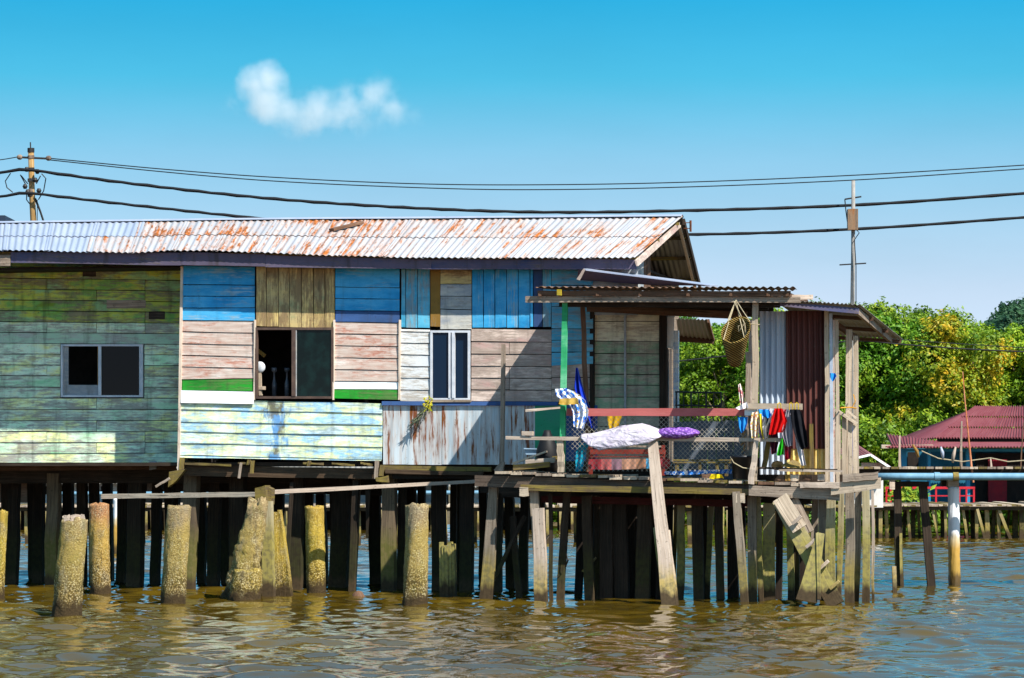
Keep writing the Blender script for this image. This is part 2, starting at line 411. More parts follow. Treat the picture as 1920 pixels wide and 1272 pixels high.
# ================================================================ THE HOUSE
m_green_up = paintwood('paint_green_old', ['#7f9c34', '#80b85e', '#c4ca50', '#94c68c', '#8a9864'], wear=.54, dirt=.5, blotch=.9)
m_green_lo = paintwood('paint_teal_old', ['#98d8a4', '#bfe8c0', '#d8ecd2', '#e6ea9c', '#a8d4b4'], ('#746b66', '#a39a94'), wear=.55, dirt=.45, blotch=.8)
m_blue = paintwood('paint_blue', ['#1c80ba', '#2a94cc', '#48a6d6', '#2488c0'], ('#5b7f90', '#9ab6c6'), wear=.44, dirt=.2, var=.15)
m_blue2 = paintwood('paint_blue_faded', ['#328aac', '#44a0c4', '#60b8d8', '#4090ac'], ('#6d777a', '#8e9ea4'), wear=.52, dirt=.35, var=.2)
m_ivory = paintwood('paint_ivory', ['#e0dcc2', '#d4ceb0', '#e6e2d0'], ('#8d7d6a', '#b5a592'), wear=.5, dirt=.35)
m_navy = paintwood('paint_navy', ['#2b4468', '#35558a'], wear=.3, dirt=.5)
m_cream = paintwood('paint_cream', ['#a8945a', '#d2b878', '#bca878', '#959a70'], ('#6a5440', '#8f7552'), wear=.60, dirt=.5, var=.2)
m_brownb = paintwood('paint_ochre', ['#7a5a24', '#8d6a30'], wear=.35, dirt=.4)
m_lgrey = paintwood('paint_pale_grey', ['#a8adb0', '#8f959c', '#c2bfb4'], wear=.4, dirt=.4)
m_pink = paintwood('paint_pink_white', ['#d8d0ca', '#c9aa9e', '#ac6c58', '#d0c0b8', '#a85a44'], ('#a08a7c', '#d4c8be'), wear=.64, dirt=.2, blotch=1.6, var=.14)
m_white = paintwood('paint_white', ['#d6d8d6', '#cfd3d6', '#ddd8cc'], ('#8d8378', '#b5aa9c'), wear=.52, dirt=.25, var=.12)
m_whiter = paintwood('paint_fresh_white', ['#dfe6ea', '#e6e9ea'], wear=.12, dirt=.15, var=.05)
m_gboard = paintwood('paint_green_bright', ['#0f7a1c', '#1f9428', '#14661c'], ('#3c5a2c', '#5f7a45'), wear=.52, dirt=.4, var=.1)
m_wash = paintwood('whitewash_grey', ['#c2b0a6', '#d0beb2', '#ac9890', '#b08a84'], ('#7c6a60', '#a8988c'), wear=.60, dirt=.25, blotch=1.2, var=.16)
m_sky = paintwood('paint_pale_blue_yellow', ['#a9cfe6', '#cfe2e8', '#d5dca4', '#8fbfe4', '#cfe0c0'], ('#5f7d8c', '#9fb0a8'), wear=.5, dirt=.35, blotch=1.3, var=.12, stain=(on(520, 800, F()), .38, '#4a4338', '#3a80bc'))
m_trim = paintwood('trim_pale', ['#cbb9a8', '#d8c6b4'], wear=.4, dirt=.4)
m_fascia = paintwood('fascia_wood', ['#4d4658', '#5a5266', '#3a4468'], ('#4a423e', '#6c625c'), wear=.42, dirt=.6)
m_beam = rawwood('beam_dark', ['#2b211a', '#4a3a2c', '#5d4c3a'])
m_moss = rawwood('beam_mossy', ['#4a3f22', '#7d6d34', '#5c4d3a', '#8a7d4c'])
m_grey = rawwood('timber_grey', ['#5a4e45', '#8a7b6d', '#a89a8c'])
m_greyl = rawwood('timber_pale', ['#8a7a68', '#b3a28e', '#c9b9a4'])
m_brown = rawwood('timber_brown', ['#3a291f', '#5f4636', '#7a6150'])
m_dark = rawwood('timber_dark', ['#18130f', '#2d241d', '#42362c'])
m_roof = zinc('zinc_roof', '#a6a8ac', '#9699a0', '#a85a0e', amount=.635, bands=4)
m_roofl = zinc('zinc_roof_eave', '#a9abb0', '#9a9da4', '#a85a0e', amount=.57, bands=4)
m_roofc = zinc('zinc_roof_clean', '#98a0b0', '#8a94a8', amount=.12)
m_under = zinc('zinc_old', '#8d8a84', '#77746c', amount=.25)
m_rustp = zinc('sheet_whitewashed', '#c6d0d6', '#93a2ac', '#7a4430', amount=.60, bands=7, rough=.6)
m_frame_w = plain('frame_white', '#c9cdd4', '#b4bac4', .5, dirt=.25)
m_frame_b = plain('frame_brown', '#4a3a34', '#5d4a40', .6, dirt=.3)
t = NT('window_glass_dark', .06, .15); m_glass = t.col(t.mix(t.step(t.noise(t.pos, 5, 5), .4, .7), '#071413', '#0e2422'))
t = NT('window_glass_blue', .06, .15); m_glassb = t.col('#0a2036')
t = NT('window_glass_black', .05, .15); m_glassk = t.col('#05080a')
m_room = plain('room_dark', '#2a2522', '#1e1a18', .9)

house = thing('stilt_house', 'long weathered stilt house of green, blue and whitewashed boards under a rusty zinc roof', 'house', F0 + FN*-2.75 - Vector((0, 0, F0.z)))
mb = MB()   # studs and rails behind the boards
FG = F(-1.05)
for x in (345, 410, 477, 628, 690, 750, 806, 884, 955, 1034, 1108, 1180):
    a, b = on(x, 500, F(-.10)), on(x-4, 864, F(-.10)); mb.beam(a, b, .06, .06, FU)
for x in (-30, 60, 112, 270, 330):
    mb.beam(on(x, 485, F(-1.14)), on(x-2, 868, F(-1.14)), .06, .06, FU)
wall = part('wall', mb, m_dark, house)

m_greyb = paintwood('paint_green_grey', ['#aaa6a8', '#a4c8ac', '#b4b0ae'], ('#857c78', '#aca49e'), wear=.5, dirt=.4)
# green wing, set back
ln = [478, 499.5, 521, 541.5, 562, 582, 603, 623, 643.5, 663.5, 684, 704.6, 726, 746.5, 768, 789, 809.5, 830.5, 851.5, 872]
def tilt(y): return (y, y + 6*(1-(y-478)/300.0))
gwin = None
for k in range(len(ln)-1):
    mt = m_green_up if k < 6 or (k == 6 and R.random() < .4) else m_green_lo
    if k == 7: mt = m_greyb
    L = [tilt(ln[k]), tilt(ln[k+1])]
    if 8 <= k <= 12:
        f = lambda x, p: p[0]+(p[1]-p[0])*((x+60)/401)
        for xa, xb, js in ((-60, 113, (88,)), (271, 341, ())):
            hboards(wall, xa, xb, [(f(xa, L[0]), f(xb, L[0])), (f(xa, L[1]), f(xb, L[1]))], mt, FG, joints=js)
    else:
        hboards(wall, -60, 341, L, mt, FG, joints=(88, 181, 272))
plank(wall, (on(-60, 872, F(-1.02)), on(332, 868, F(-1.02)), on(330, 881, F(-1.02)), on(-60, 884, F(-1.02))), m_brown, name='skirt_board')
m_rot = rawwood('board_rotten', ['#1c1814', '#38302a', '#5a5048'])
for x0, y0, x1, y1 in ((279, 584, 309, 599), (200, 563, 273, 578.5), (155, 505, 180, 519)):
    plank(wall, pq(x0, y0, x1, y1, F(-1.036)), m_rot if y0 != 563 else m_grey, t=.012, lap=.004, name='patch_board')
plank(wall, pq(280, 866, 293, 882, F(-.99), 865, 880), m_lgrey, name='patch_board')
# the return of the front section beside the green wing (faces left, unseen from the river but closes the house)
a, b = on(340, 497, F(0)), on(334, 870, F(0))
plank(wall, (a, a-FN*1.1, b-FN*1.1, b), m_green_lo, n=-FU, name='return_board')
plank(wall, (on(338.5, 500, F(.03)), on(343, 500, F(.03)), on(337, 884, F(.03)), on(332.5, 884, F(.03))), m_trim, t=.06, vertical=True, name='corner_trim')

# front section, upper boards
hboards(wall, 343, 477.5, [(498, 500), (534, 535), (555.6, 556), (578, 577.5), (601, 602.5)], m_blue, F())
hboards(wall, 341, 476.5, [(601, 602.5), (622, 625), (645, 647), (666.5, 669.5), (688, 691), (712, 710)], m_pink, F())
hboards(wall, 342, 476, [(711, 710), (732.5, 734)], m_gboard, F(.0))
plank(wall, pq(339.5, 732.5, 476, 755.5, F(.03), 735, 758), m_whiter, lap=.02)
vboards(wall, [480, 500, 522.5, 542.6, 565.3, 588, 609.3, 628], (498, 503), (612, 615), m_cream, F(.0))
hboards(wall, 629, 749, [(499, 504), (538.5, 540), (560, 561.5), (582.5, 584), (604, 606)], [m_blue, m_blue, m_blue, m_navy], F())
hboards(wall, 627, 748, [(604, 606), (626, 628), (648, 650.5), (671, 672.5), (693, 695), (715, 716)], m_pink, F())
hboards(wall, 627, 747.5, [(715, 716), (730.5, 731)], m_whiter, F())
hboards(wall, 627, 747, [(730, 731), (748, 750.5)], m_gboard, F(.012))
vboards(wall, [752, 761, 783, 806.5], (502, 504), (614, 615), [m_blue2], F())
vboards(wall, [806.5, 826], (504, 505), (612, 613), [m_brownb], F(.01))
hboards(wall, 826, 884, [(505, 506), (533, 533), (555.5, 556), (580, 581), (618, 618)], [m_cream, m_lgrey, m_lgrey, m_lgrey], F())
hboards(wall, 751, 806, [(617, 618), (622, 623), (643.5, 644), (665, 666.5), (687, 688), (709, 710), (731, 732), (753, 753.5)], m_white, F())
vboards(wall, [885, 906.5, 928, 950, 971.7, 994], (505, 506), (614, 615), [m_blue], F())
vboards(wall, [994, 1000, 1017, 1034], (505, 506), (613, 613), [m_blue, m_navy, m_blue2], F(.012))
hboards(wall, 884, 1034, [(616.5, 618), (640.5, 642), (664, 665), (686.5, 688), (709, 710), (731, 732), (753, 754)], m_wash, F(), joints=(955,))
hboards(wall, 1034.5, 1112, [(505, 505), (535, 536), (575, 576), (616, 617), (638, 638), (661, 660), (687, 683)], m_blue2, F(.02))
hboards(wall, 1034.5, 1112, [(684, 682), (708, 708), (731, 731), (754, 754)], m_wash, F())
hboards(wall, 1112, 1196, [(505, 505), (526, 526), (548, 548), (570, 570), (592, 592)], m_lgrey, F())
for x0, x1 in ((476.5, 479.5), (625, 628), (748, 751.5)):
    plank(wall, (on(x0, 600, F(.028)), on(x1, 600, F(.028)), on(x1-1.5, 750, F(.028)), on(x0-1.5, 750, F(.028))), m_trim, t=.05, vertical=True, name='corner_trim')
plank(wall, pq(716, 752.5, 1046, 760, F(.035), 753.5, 761), m_navy, name='ledge_shadow', t=.06)  # navy strip paints the shadow line of the ledge
# lower boards of the front section
for k, (xa, xb, q) in enumerate([(336, 717, (748, 757, 775, 768)), (336, 717, (768, 775, 797, 791)), (336, 717, (791, 797, 817, 809.5)), (335.5, 717, (809.5, 817, 838, 831)),
                     (335, 716, (831, 838, 862, 853)), (335, 715, (853, 862, 865, 858))]):
    a, b, c, d = q
    plank(wall, (on(xa, a, F()), on(xb, b, F()), on(xb, c, F()), on(xa, d, F())), m_sky, lap=.018, segs=8, jit=.005)
for x0, x1, xm in ((718.5, 828, 0), (828.5, 936, 1), (936.5, 1003, 2)):
    mb = MB(); tl, tr, br, bl = on(x0, 760, F(.005*xm)), on(x1, 760.5, F(.005*xm)), on(x1, 872, F(.005*xm)), on(x0, 871, F(.005*xm))
    board(mb, (tl, tr, br, bl), FN, .006, .0, 6, .002); part('sheet_panel', mb, m_rustp, wall)
plank(wall, pq(1003, 760, 1052, 865, F(.01)), paintwood('paint_sea_green', ['#1f7a56', '#2c8a66', '#39846c'], wear=.25, dirt=.45), name='sheet_panel', lap=0)
plank(wall, pq(1052, 760, 1120, 865, F(.0)), m_navy, name='sheet_panel', lap=0)

# porch back wall (same front, under the porch roof)
hboards(wall, 1113, 1240, [(584, 586), (603, 603), (640, 641)], m_ivory, F(-.06))
m_shadeb = paintwood('paint_cream_green_worn', ['#d0caae', '#b4ba9e', '#86a886', '#bab29a', '#64896c'], ('#7d7168', '#a89a8c'), wear=.54, dirt=.5, blotch=1.2)
hboards(wall, 1112, 1244, [(640, 641), (663, 664), (684, 685), (702, 703), (722, 723), (745, 745), (768, 768), (800, 800), (850, 850), (880, 880)], m_shadeb, F(-.06))
plank(wall, pq(1236, 575, 1250, 880, F(.0)), m_dark, vertical=True, name='door_post', t=.08)
plank(wall, pq(1106, 578, 1114, 880, F(.02)), m_dark, vertical=True, name='door_post', t=.08)
plank(wall, (on(1250, 594, F(-.05)), on(1264, 596, F(-.05)), on(1262, 655, F(-.05)), on(1250, 652, F(-.05))), m_white, name='door_leaf', vertical=True)
plank(wall, pq(1262.5, 620, 1272, 880, F(-.2)), paintwood('paint_white_blue', ['#c9d6e0', '#e0e2e0', '#7fb0d8'], wear=.2, dirt=.3, blotch=2), vertical=True, name='door_post', t=.08)
for x in (1253, 1257): plank(wall, pq(x, 655, x+2, 880, F(-.12)), m_lgrey, vertical=True, name='door_bar', t=.02)

# body behind the boards: right end, back, floor, partitions
gz0 = on(1172, 520, F(0)); gp = (gz0, FU)
zfl = on(700, 868, F(0)).z; zrt = on(1195, 488, F(0)).z
cA = Vector((gz0.x, gz0.y, zfl)); cB = cA - FN*5.7
def box(mb, o, u, v, w_):
    """closed box from corner o along u, v, w"""
    mb.bar([(o, o+v, o+v+w_, o+w_), (o+u, o+u+v, o+u+v+w_, o+u+w_)])
mb = MB(); L = 16.0
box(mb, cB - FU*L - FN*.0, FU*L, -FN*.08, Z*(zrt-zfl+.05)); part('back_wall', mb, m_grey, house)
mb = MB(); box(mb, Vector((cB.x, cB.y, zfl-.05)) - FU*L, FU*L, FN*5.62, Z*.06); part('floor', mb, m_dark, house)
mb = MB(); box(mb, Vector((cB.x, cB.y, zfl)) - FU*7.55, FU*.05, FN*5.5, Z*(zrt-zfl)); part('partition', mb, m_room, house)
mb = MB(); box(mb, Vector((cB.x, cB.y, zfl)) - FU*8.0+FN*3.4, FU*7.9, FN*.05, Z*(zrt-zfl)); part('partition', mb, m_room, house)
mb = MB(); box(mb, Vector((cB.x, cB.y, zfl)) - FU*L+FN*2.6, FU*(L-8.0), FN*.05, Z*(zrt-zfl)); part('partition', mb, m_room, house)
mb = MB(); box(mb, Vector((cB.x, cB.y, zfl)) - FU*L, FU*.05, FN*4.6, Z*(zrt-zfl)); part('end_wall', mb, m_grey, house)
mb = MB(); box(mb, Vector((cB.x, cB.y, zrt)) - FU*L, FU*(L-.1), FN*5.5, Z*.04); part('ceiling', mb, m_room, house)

# windows
def window(x0, y0, x1, y1, pl, fm, gm, bars, fw=4.0, dep=.07, panes=()):
    mb = MB(); n = pl[1]
    def fr(a, b, c, d, e=.035): board(mb, pq(a, b, c, d, pl), n, dep, 0, 2, .001, back=e)
    fr(x0, y0, x1, y0+fw); fr(x0, y1-fw, x1, y1); fr(x0, y0+fw, x0+fw, y1-fw); fr(x1-fw, y0+fw, x1, y1-fw)
    for a, b, e in bars: fr(a, y0+fw, b, y1-fw, e)
    w_ = part('window', mb, fm, house)
    for a, b, c, d, bk in panes:
        m2 = MB(); board(m2, pq(a, b, c, d, pl), n, .006, 0, 1, 0, back=bk); part('pane', m2, gm, w_)
    return w_
w1 = window(115, 646, 269, 745, FG, m_frame_w, m_glassk, [(185.5, 191, .04), (262, 265, .03)], 3.6, panes=[(190, 650, 264, 741, .01)])
m2 = MB(); board(m2, pq(127, 722, 186, 741.5, FG), FN, .02, 0, 2, .002, back=.0); part('sill_panel', m2, m_lgrey, w1)
m2 = MB(); board(m2, pq(182, 650, 186, 722, FG), FN, .03, 0, 2, .002, vertical=True, back=-.02); part('jamb', m2, m_brownb, w1)
m2 = MB(); board(m2, pq(118.6, 650, 127, 741, FG), FN, .02, 0, 2, .002, vertical=True, back=-.03); part('jamb', m2, m_lgrey, w1)
w2 = window(479, 614.5, 626.5, 748, F(), m_frame_b, m_glass, [(548, 555.5, .045)], 4.5, panes=[(554, 619, 622, 744, .012)])
m2 = MB(); board(m2, pq(554.2, 619, 557, 744, F()), FN, .015, 0, 1, .001, vertical=True, back=.03); part('sash_edge', m2, m_lgrey, w2)
w3 = window(807.5, 620, 882, 751, F(), m_frame_w, m_glassb, [(842, 845.5, .045), (848.5, 853.5, .05), (845.5, 848.5, .0)], 4.2, panes=[(811.5, 624, 842, 747, .012), (853.5, 624, 878, 747, -.03)])
m2 = MB(); board(m2, pq(800, 750, 884, 754.5, F()), FN, .08, 0, 2, .002, back=.06); part('sill', m2, m_grey, w3)

# under-floor timbers of the house
def hb(x0, y0, x1, y1, h, pl, m, d=.12, name='floor_beam', lab=None):
    """a long horizontal timber, h picture px high"""
    mb = MB(); board(mb, (on(x0, y0, pl), on(x1, y1, pl), on(x1, y1+h, pl), on(x0, y0+h, pl)), pl[1], d, 0, 6, .006); return part(name, mb, m, house, lab)
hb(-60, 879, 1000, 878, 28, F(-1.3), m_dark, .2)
hb(1000, 866, 1262, 866, 44, F(-.14), m_dark, .1)  # added dark board, stands for the shade below the porch back wall
hb(1112, 572, 1252, 572, 294, F(-.16), m_dark, .04, 'added_backing')  # added dark sheet, keeps light from showing through the board gaps
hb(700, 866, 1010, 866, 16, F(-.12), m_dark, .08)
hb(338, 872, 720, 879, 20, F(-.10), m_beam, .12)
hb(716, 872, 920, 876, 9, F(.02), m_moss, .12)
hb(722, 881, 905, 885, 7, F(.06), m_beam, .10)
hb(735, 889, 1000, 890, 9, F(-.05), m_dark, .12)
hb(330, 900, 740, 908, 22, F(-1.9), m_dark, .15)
for x0, x1 in ((346, 432), (446, 472), (568, 606), (622, 664), (676, 697)):
    hb(x0, 866.5+R.uniform(0, 2), x1, 868+R.uniform(0, 3), 4, F(.02), m_moss, .05, 'nailing_strip')
for x, y0, y1, x2 in ((337, 858, 884, 345), (464, 862, 872, 469), (470, 864, 888, 476), (577, 864, 874, 582), (703, 864, 898, 710), (712, 872, 893, 721)):
    mb = MB(); board(mb, (on(x, y0, F(.05)), on(x2, y0, F(.05)), on(x2-2, y1, F(.05)), on(x-2, y1, F(.05))), FN, .05, 0, 3, .004, True); part('cleat', mb, m_moss if x != 703 else m_grey, house)
mb = MB(); board(mb, (on(317, 884, F(.1)), on(347, 880, F(.1)), on(330, 902, F(.1)), on(315, 914, F(.1))), FN, .12, 0, 3, .01); part('beam_end', mb, m_moss, house)
mb = MB(); board(mb, (on(703, 895, F(.1)), on(727, 893, F(.1)), on(727, 904, F(.1)), on(705, 902, F(.1))), FN, .14, 0, 3, .012); part('beam_end', mb, m_moss, house)

# roof: battens carry the sheets
roofp = MB()
EV = [(-70, 474), (28, 468.5), (140, 472.5), (290, 476), (337, 467.5), (480, 473.5), (620, 480), (800, 484), (1000, 484.5), (1190, 484)]
RG = [(-70, 421), (180, 417.5), (525, 413), (800, 411.5), (1280, 407.5)]
def interp(tab, x):
    if x <= tab[0][0]: i = 0
    else:
        i = len(tab)-2
        for k in range(len(tab)-1):
            if tab[k][0] <= x <= tab[k+1][0]: i = k; break
    (a, b), (c, d) = tab[i], tab[i+1]; return b+(d-b)*(x-a)/(c-a)
PE, PR, PB = F(.47), F(-2.75), F(-6.05)
def eave(f): x = -70+1260*f; return on(x, interp(EV, x), PE)
def ridge(f): x = -70+1350*f; return on(x, interp(RG, x), PR)
for g in (.08, .5, .92):
    pts = [eave(f).lerp(ridge(f), g) - Z*.06 for f in (0, .25, .5, .75, 1)]
    for i in range(4): roofp.beam(pts[i], pts[i+1], .05, .05, Z)
rR = ridge(1); fE = on(1311, 533, PB)
for g in (.26, .56, .9):
    a = rR.lerp(fE, g) - Z*.05; roofp.beam(a-FU*13, a+FU*.0, .06, .05, Z)
roof = part('roof', roofp, m_moss, house)
NS = 16
for k in range(NS):
    for r in range(2):
        f0, f1 = k/NS, (k+1)/NS
        g0, g1 = (0, .55) if r == 0 else (.49, 1.0)
        up = Z*(.012*r + .006*(k % 2) + R.uniform(0, .004))
        ov = .004
        A = eave(f0-ov).lerp(ridge(f0-ov), g1)+up; B = eave(f1+ov).lerp(ridge(f1+ov), g1)+up
        C = eave(f1+ov).lerp(ridge(f1+ov), g0)+up; D = eave(f0-ov).lerp(ridge(f0-ov), g0)+up
        if k == NS-1: B = eave(f1).lerp(ridge(f1), g1)+up; C = eave(f1).lerp(ridge(f1), g0)+up
        mb = MB(); corr(mb, A, B, C, D, 7.5, .011, 3, .003, 8, sag=.01*R.random())
        part('roof_sheet', mb, m_roofc if k < 3 or (k == 3 and r == 1) else (m_roof if r else m_roofl), roof)
for k in range(6):
    f0, f1 = k/6, (k+1)/6
    a, b = rR-FU*13.6*(1-f0), rR-FU*13.6*(1-f1)
    dn = fE-rR
    mb = MB(); corr(mb, a-Z*.01, b-Z*.01, b+dn-Z*.01, a+dn-Z*.01, 24, .011, 3, .003, 6); part('roof_sheet', mb, m_under, roof)
mb = MB()
for k in range(8):
    a, b = ridge(k/8), ridge((k+1)/8)
    for s in (-1, 1):
        mb.grid([[a+Z*.05, b+Z*.05], [a+FN*.16*s+Z*.005, b+FN*.16*s+Z*.005]])
part('ridge_cap', mb, m_roofc, roof)
for x0, x1, a, b, c, d, mt in ((20, 339, 473, 474, 498, 493, m_fascia), (339.5, 497, 473, 477, 500, 497, m_fascia), (497.5, 808, 479, 487, 505, 501, m_fascia), (808.5, 1193, 487, 487, 505, 505, m_fascia)):
    q = (on(x0, a, F(.38)), on(x1, b, F(.38)), on(x1, c, F(.38)), on(x0, d, F(.38)))
    plank(roof, q, mt, t=.035, lap=0, segs=6, name='fascia_board', jit=.004)
plank(roof, pq(-60, 478, 19, 499, F(.40)), m_grey, name='fascia_board')
# gable end: wall of upright strips, barge boards
mb = MB(); n = 16
zt = lambda s: zrt + max(0, (rR.z-.12-zrt))*(1-abs(s/5.7-.5)*2)
for k in range(n):
    s0, s1 = 5.7*k/n, 5.7*(k+1)/n-.01
    mb = MB(); o = R.uniform(0, .02)
    o -= .85 if k >= 7 else 0; a, b = cA-FN*s0+FU*o, cA-FN*s1+FU*o
    q0, q1 = Vector((a.x, a.y, zt(s0))), Vector((b.x, b.y, zt(s1)))
    mb.bar([(a, b, b-FU*.03, a-FU*.03), (q0, q1, q1-FU*.03, q0-FU*.03)]); part('plank', mb, m_lgrey if k < 5 else m_brown, wall)
gE, gR = on(1192, 489, F(.50)), rR
plank(roof, (on(1193, 489, PE), on(1274, 417, F(-2.7)), on(1274, 427, F(-2.7)), on(1195, 500, PE)), m_wash, n=FU, t=.03, name='barge_board', jit=.006)
mb = MB(); a = rR-Z*.08+FU*.02; b = fE-Z*.08+FU*.02; mb.beam(a, b, .12, .04, Z); part('barge_board', mb, m_dark, roof)
mb = MB(); a = rR-Z*.16-FU*.06; b = fE-Z*.14-FU*.06; mb.beam(a, b, .05, .05, Z); part('rafter', mb, m_greyl, roof)
mb = MB(); p = rR+Vector((.02, 0, -.10))
mb.tube([p, p+FU*.11], .008, 6); mb.tube([p-Z*.1, p-Z*.1+FU*.11], .008, 6); mb.tube([p+FU*.12+Z*.04, p+FU*.12-Z*.16], .02, 8)
part('insulator_bracket', mb, plain('rusty_iron', '#6a3a20', '#4a2a1a', .8), roof)
# loose board lying on the roof
a, b = eave(.525).lerp(ridge(.525), .62)+Z*.05, eave(.56).lerp(ridge(.56), .82)+Z*.06
mb = MB(); mb.beam(a, b, .05, .12, Z); solo('loose_board', mb, m_brown, 'short grey board lying loose on the zinc roof of the long house', 'board')

# stilts under the house: (x top, x foot, width px, foot y, depth behind the front)
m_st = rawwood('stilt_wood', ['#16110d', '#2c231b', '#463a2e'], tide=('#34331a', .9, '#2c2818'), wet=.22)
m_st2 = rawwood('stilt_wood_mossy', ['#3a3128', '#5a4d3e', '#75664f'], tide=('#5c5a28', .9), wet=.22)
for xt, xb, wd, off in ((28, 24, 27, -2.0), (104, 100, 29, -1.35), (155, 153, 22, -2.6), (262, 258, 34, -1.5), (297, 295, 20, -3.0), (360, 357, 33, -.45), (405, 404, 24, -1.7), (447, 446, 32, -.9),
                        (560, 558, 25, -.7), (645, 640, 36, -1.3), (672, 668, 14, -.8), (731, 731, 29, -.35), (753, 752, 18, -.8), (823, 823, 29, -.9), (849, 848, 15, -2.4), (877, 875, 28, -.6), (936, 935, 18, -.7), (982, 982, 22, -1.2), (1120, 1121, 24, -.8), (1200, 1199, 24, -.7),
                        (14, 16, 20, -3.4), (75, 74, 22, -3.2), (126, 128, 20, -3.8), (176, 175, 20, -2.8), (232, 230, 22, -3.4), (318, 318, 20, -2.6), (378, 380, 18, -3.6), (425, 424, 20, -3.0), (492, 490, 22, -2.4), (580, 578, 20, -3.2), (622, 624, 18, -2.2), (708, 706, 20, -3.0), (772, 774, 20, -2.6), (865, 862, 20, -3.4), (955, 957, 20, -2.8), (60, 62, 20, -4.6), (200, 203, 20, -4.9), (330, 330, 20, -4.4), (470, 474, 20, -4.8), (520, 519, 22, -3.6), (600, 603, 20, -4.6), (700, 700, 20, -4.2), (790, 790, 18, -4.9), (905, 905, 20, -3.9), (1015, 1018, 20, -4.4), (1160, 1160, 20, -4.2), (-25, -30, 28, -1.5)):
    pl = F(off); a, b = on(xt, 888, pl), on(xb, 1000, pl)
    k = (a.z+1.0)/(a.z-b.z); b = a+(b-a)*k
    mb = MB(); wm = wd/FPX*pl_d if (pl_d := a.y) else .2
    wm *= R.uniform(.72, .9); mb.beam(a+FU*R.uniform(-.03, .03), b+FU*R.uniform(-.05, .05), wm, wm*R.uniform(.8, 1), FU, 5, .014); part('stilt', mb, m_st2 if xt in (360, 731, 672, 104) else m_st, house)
mb = MB(); mb.beam(on(668, 900, F(-.3)), on(660, 1110, F(-.3)), .10, .12, FU); mb.beam(on(690, 920, F(-.25)), on(688, 1010, F(-.3)), .09, .02, FU, wd2=.03); part('brace', mb, m_st, house)
mb = MB(); mb.beam(on(548, 905, F(-.2)), on(536, 1100, F(-.2)), .06, .06, FU); part('brace', mb, m_st, house)
for x0, y0, x1, y1 in ((292, 913, 318, 897), (452, 868, 448, 897)): 
    mb = MB(); mb.beam(on(x0, y0, F(.15)), on(x1, y1, F(.15)), .04, .03, Z if x1 > x0+5 else FU); part('brace', mb, m_grey, house)
# ================================================================ THE PORCH (deck, posts, roof)
m_beam2 = rawwood('beam_brown_grey', ['#3a3028', '#5a4c42', '#77695c'])
m_rusty = zinc('zinc_rusted', '#54423a', '#40342e', '#5a2f1a', amount=.55, rough=.75)
m_post = rawwood('post_grey_tidal', ['#574c42', '#877a6b', '#a79a8a'], tide=('#8a7a3a', .62), wet=.24)
m_postp = rawwood('post_pale_tidal', ['#8a7a6c', '#b09f90', '#c6b6a6'], tide=('#a08a48', .45), wet=.2)
m_postd = rawwood('post_dark_tidal', ['#1e1813', '#352b22', '#4d4236'], tide=('#3c3b1e', .7, '#332e1c'), wet=.22)
m_posty = rawwood('post_algae_tidal', ['#8c8468', '#a59a7c', '#7b7048'], tide=('#8f8440', 1.1), wet=.26)
m_red = paintwood('paint_faded_red', ['#9c4a4a', '#b0605c', '#a5504c'], ('#8a6a60', '#b59a8c'), wear=.28, dirt=.25, streak=False)
m_green_post = paintwood('paint_post_green', ['#1d7a48', '#2f9a66', '#7fc09a'], wear=.15, dirt=.2, streak=False)
m_maroon = rawwood('timber_maroon', ['#2a1010', '#471c1a', '#5a2a24'])

porch = thing('porch', 'open timber porch with a rusty corrugated roof standing on stilts against the long house', 'porch', P0 - FN*1.5 - Vector((0, 0, P0.z)))
DT = [(900, 884), (923, 884), (1047, 888), (1180, 895), (1290, 898), (1500, 907), (1580, 910)]
x = 926.0
while x < 1562:
    wpx = R.uniform(20, 34); y = interp(DT, x+wpx/2) + R.uniform(-1.5, 1.0)
    a = on(x+wpx/2, y+2.5, P(R.uniform(.05, .14))); b = a - FN*2.9 + Z*R.uniform(-.01, .02)
    mb = MB(); mb.beam(a, b, (wpx-R.uniform(1, 5))/118, .042, FU, 4, .006)
    part('deck_plank', mb, R.choice([m_grey, m_greyl, m_greyl, m_brown, m_moss]), porch); x += wpx
def pb(x0, y0, x1, y1, h0, h1, off, m, d=.10, name='beam', parent=None, segs=8, jit=.006):
    pl = P(off); mb = MB(); board(mb, (on(x0, y0, pl), on(x1, y1, pl), on(x1, y1+h1, pl), on(x0, y0+h0, pl)), FN, d, 0, segs, jit)
    return part(name, mb, m, parent or porch)
pb(890, 891, 1548, 913, 21, 20, 0, m_beam2, .12)
pb(976, 909, 1472, 918, 11, 12, .13, m_moss, .13)
pb(1404, 911, 1574, 917, 19, 22, .17, m_grey, .05)
pb(1015, 930, 1400, 938, 13, 13, -.7, m_maroon, .1)
pb(940, 922, 1520, 936, 10, 10, -1.8, m_dark, .12)
pb(900, 905, 1560, 922, 20, 20, -2.85, m_dark, .12)
pb(1500, 905, 1574, 904, 10, 12, .26, m_postp, .06)
pb(1558, 906, 1651, 896, 22, 20, .24, m_greyl, .08)
pb(1580, 890, 1646, 885, 14, 14, .28, m_grey, .05)
for x, y in ((982, 914), (1388, 926)):
    pb(x-8, y, x+8, y, 17, 17, .15, m_greyl, .12, 'beam_end', segs=2)
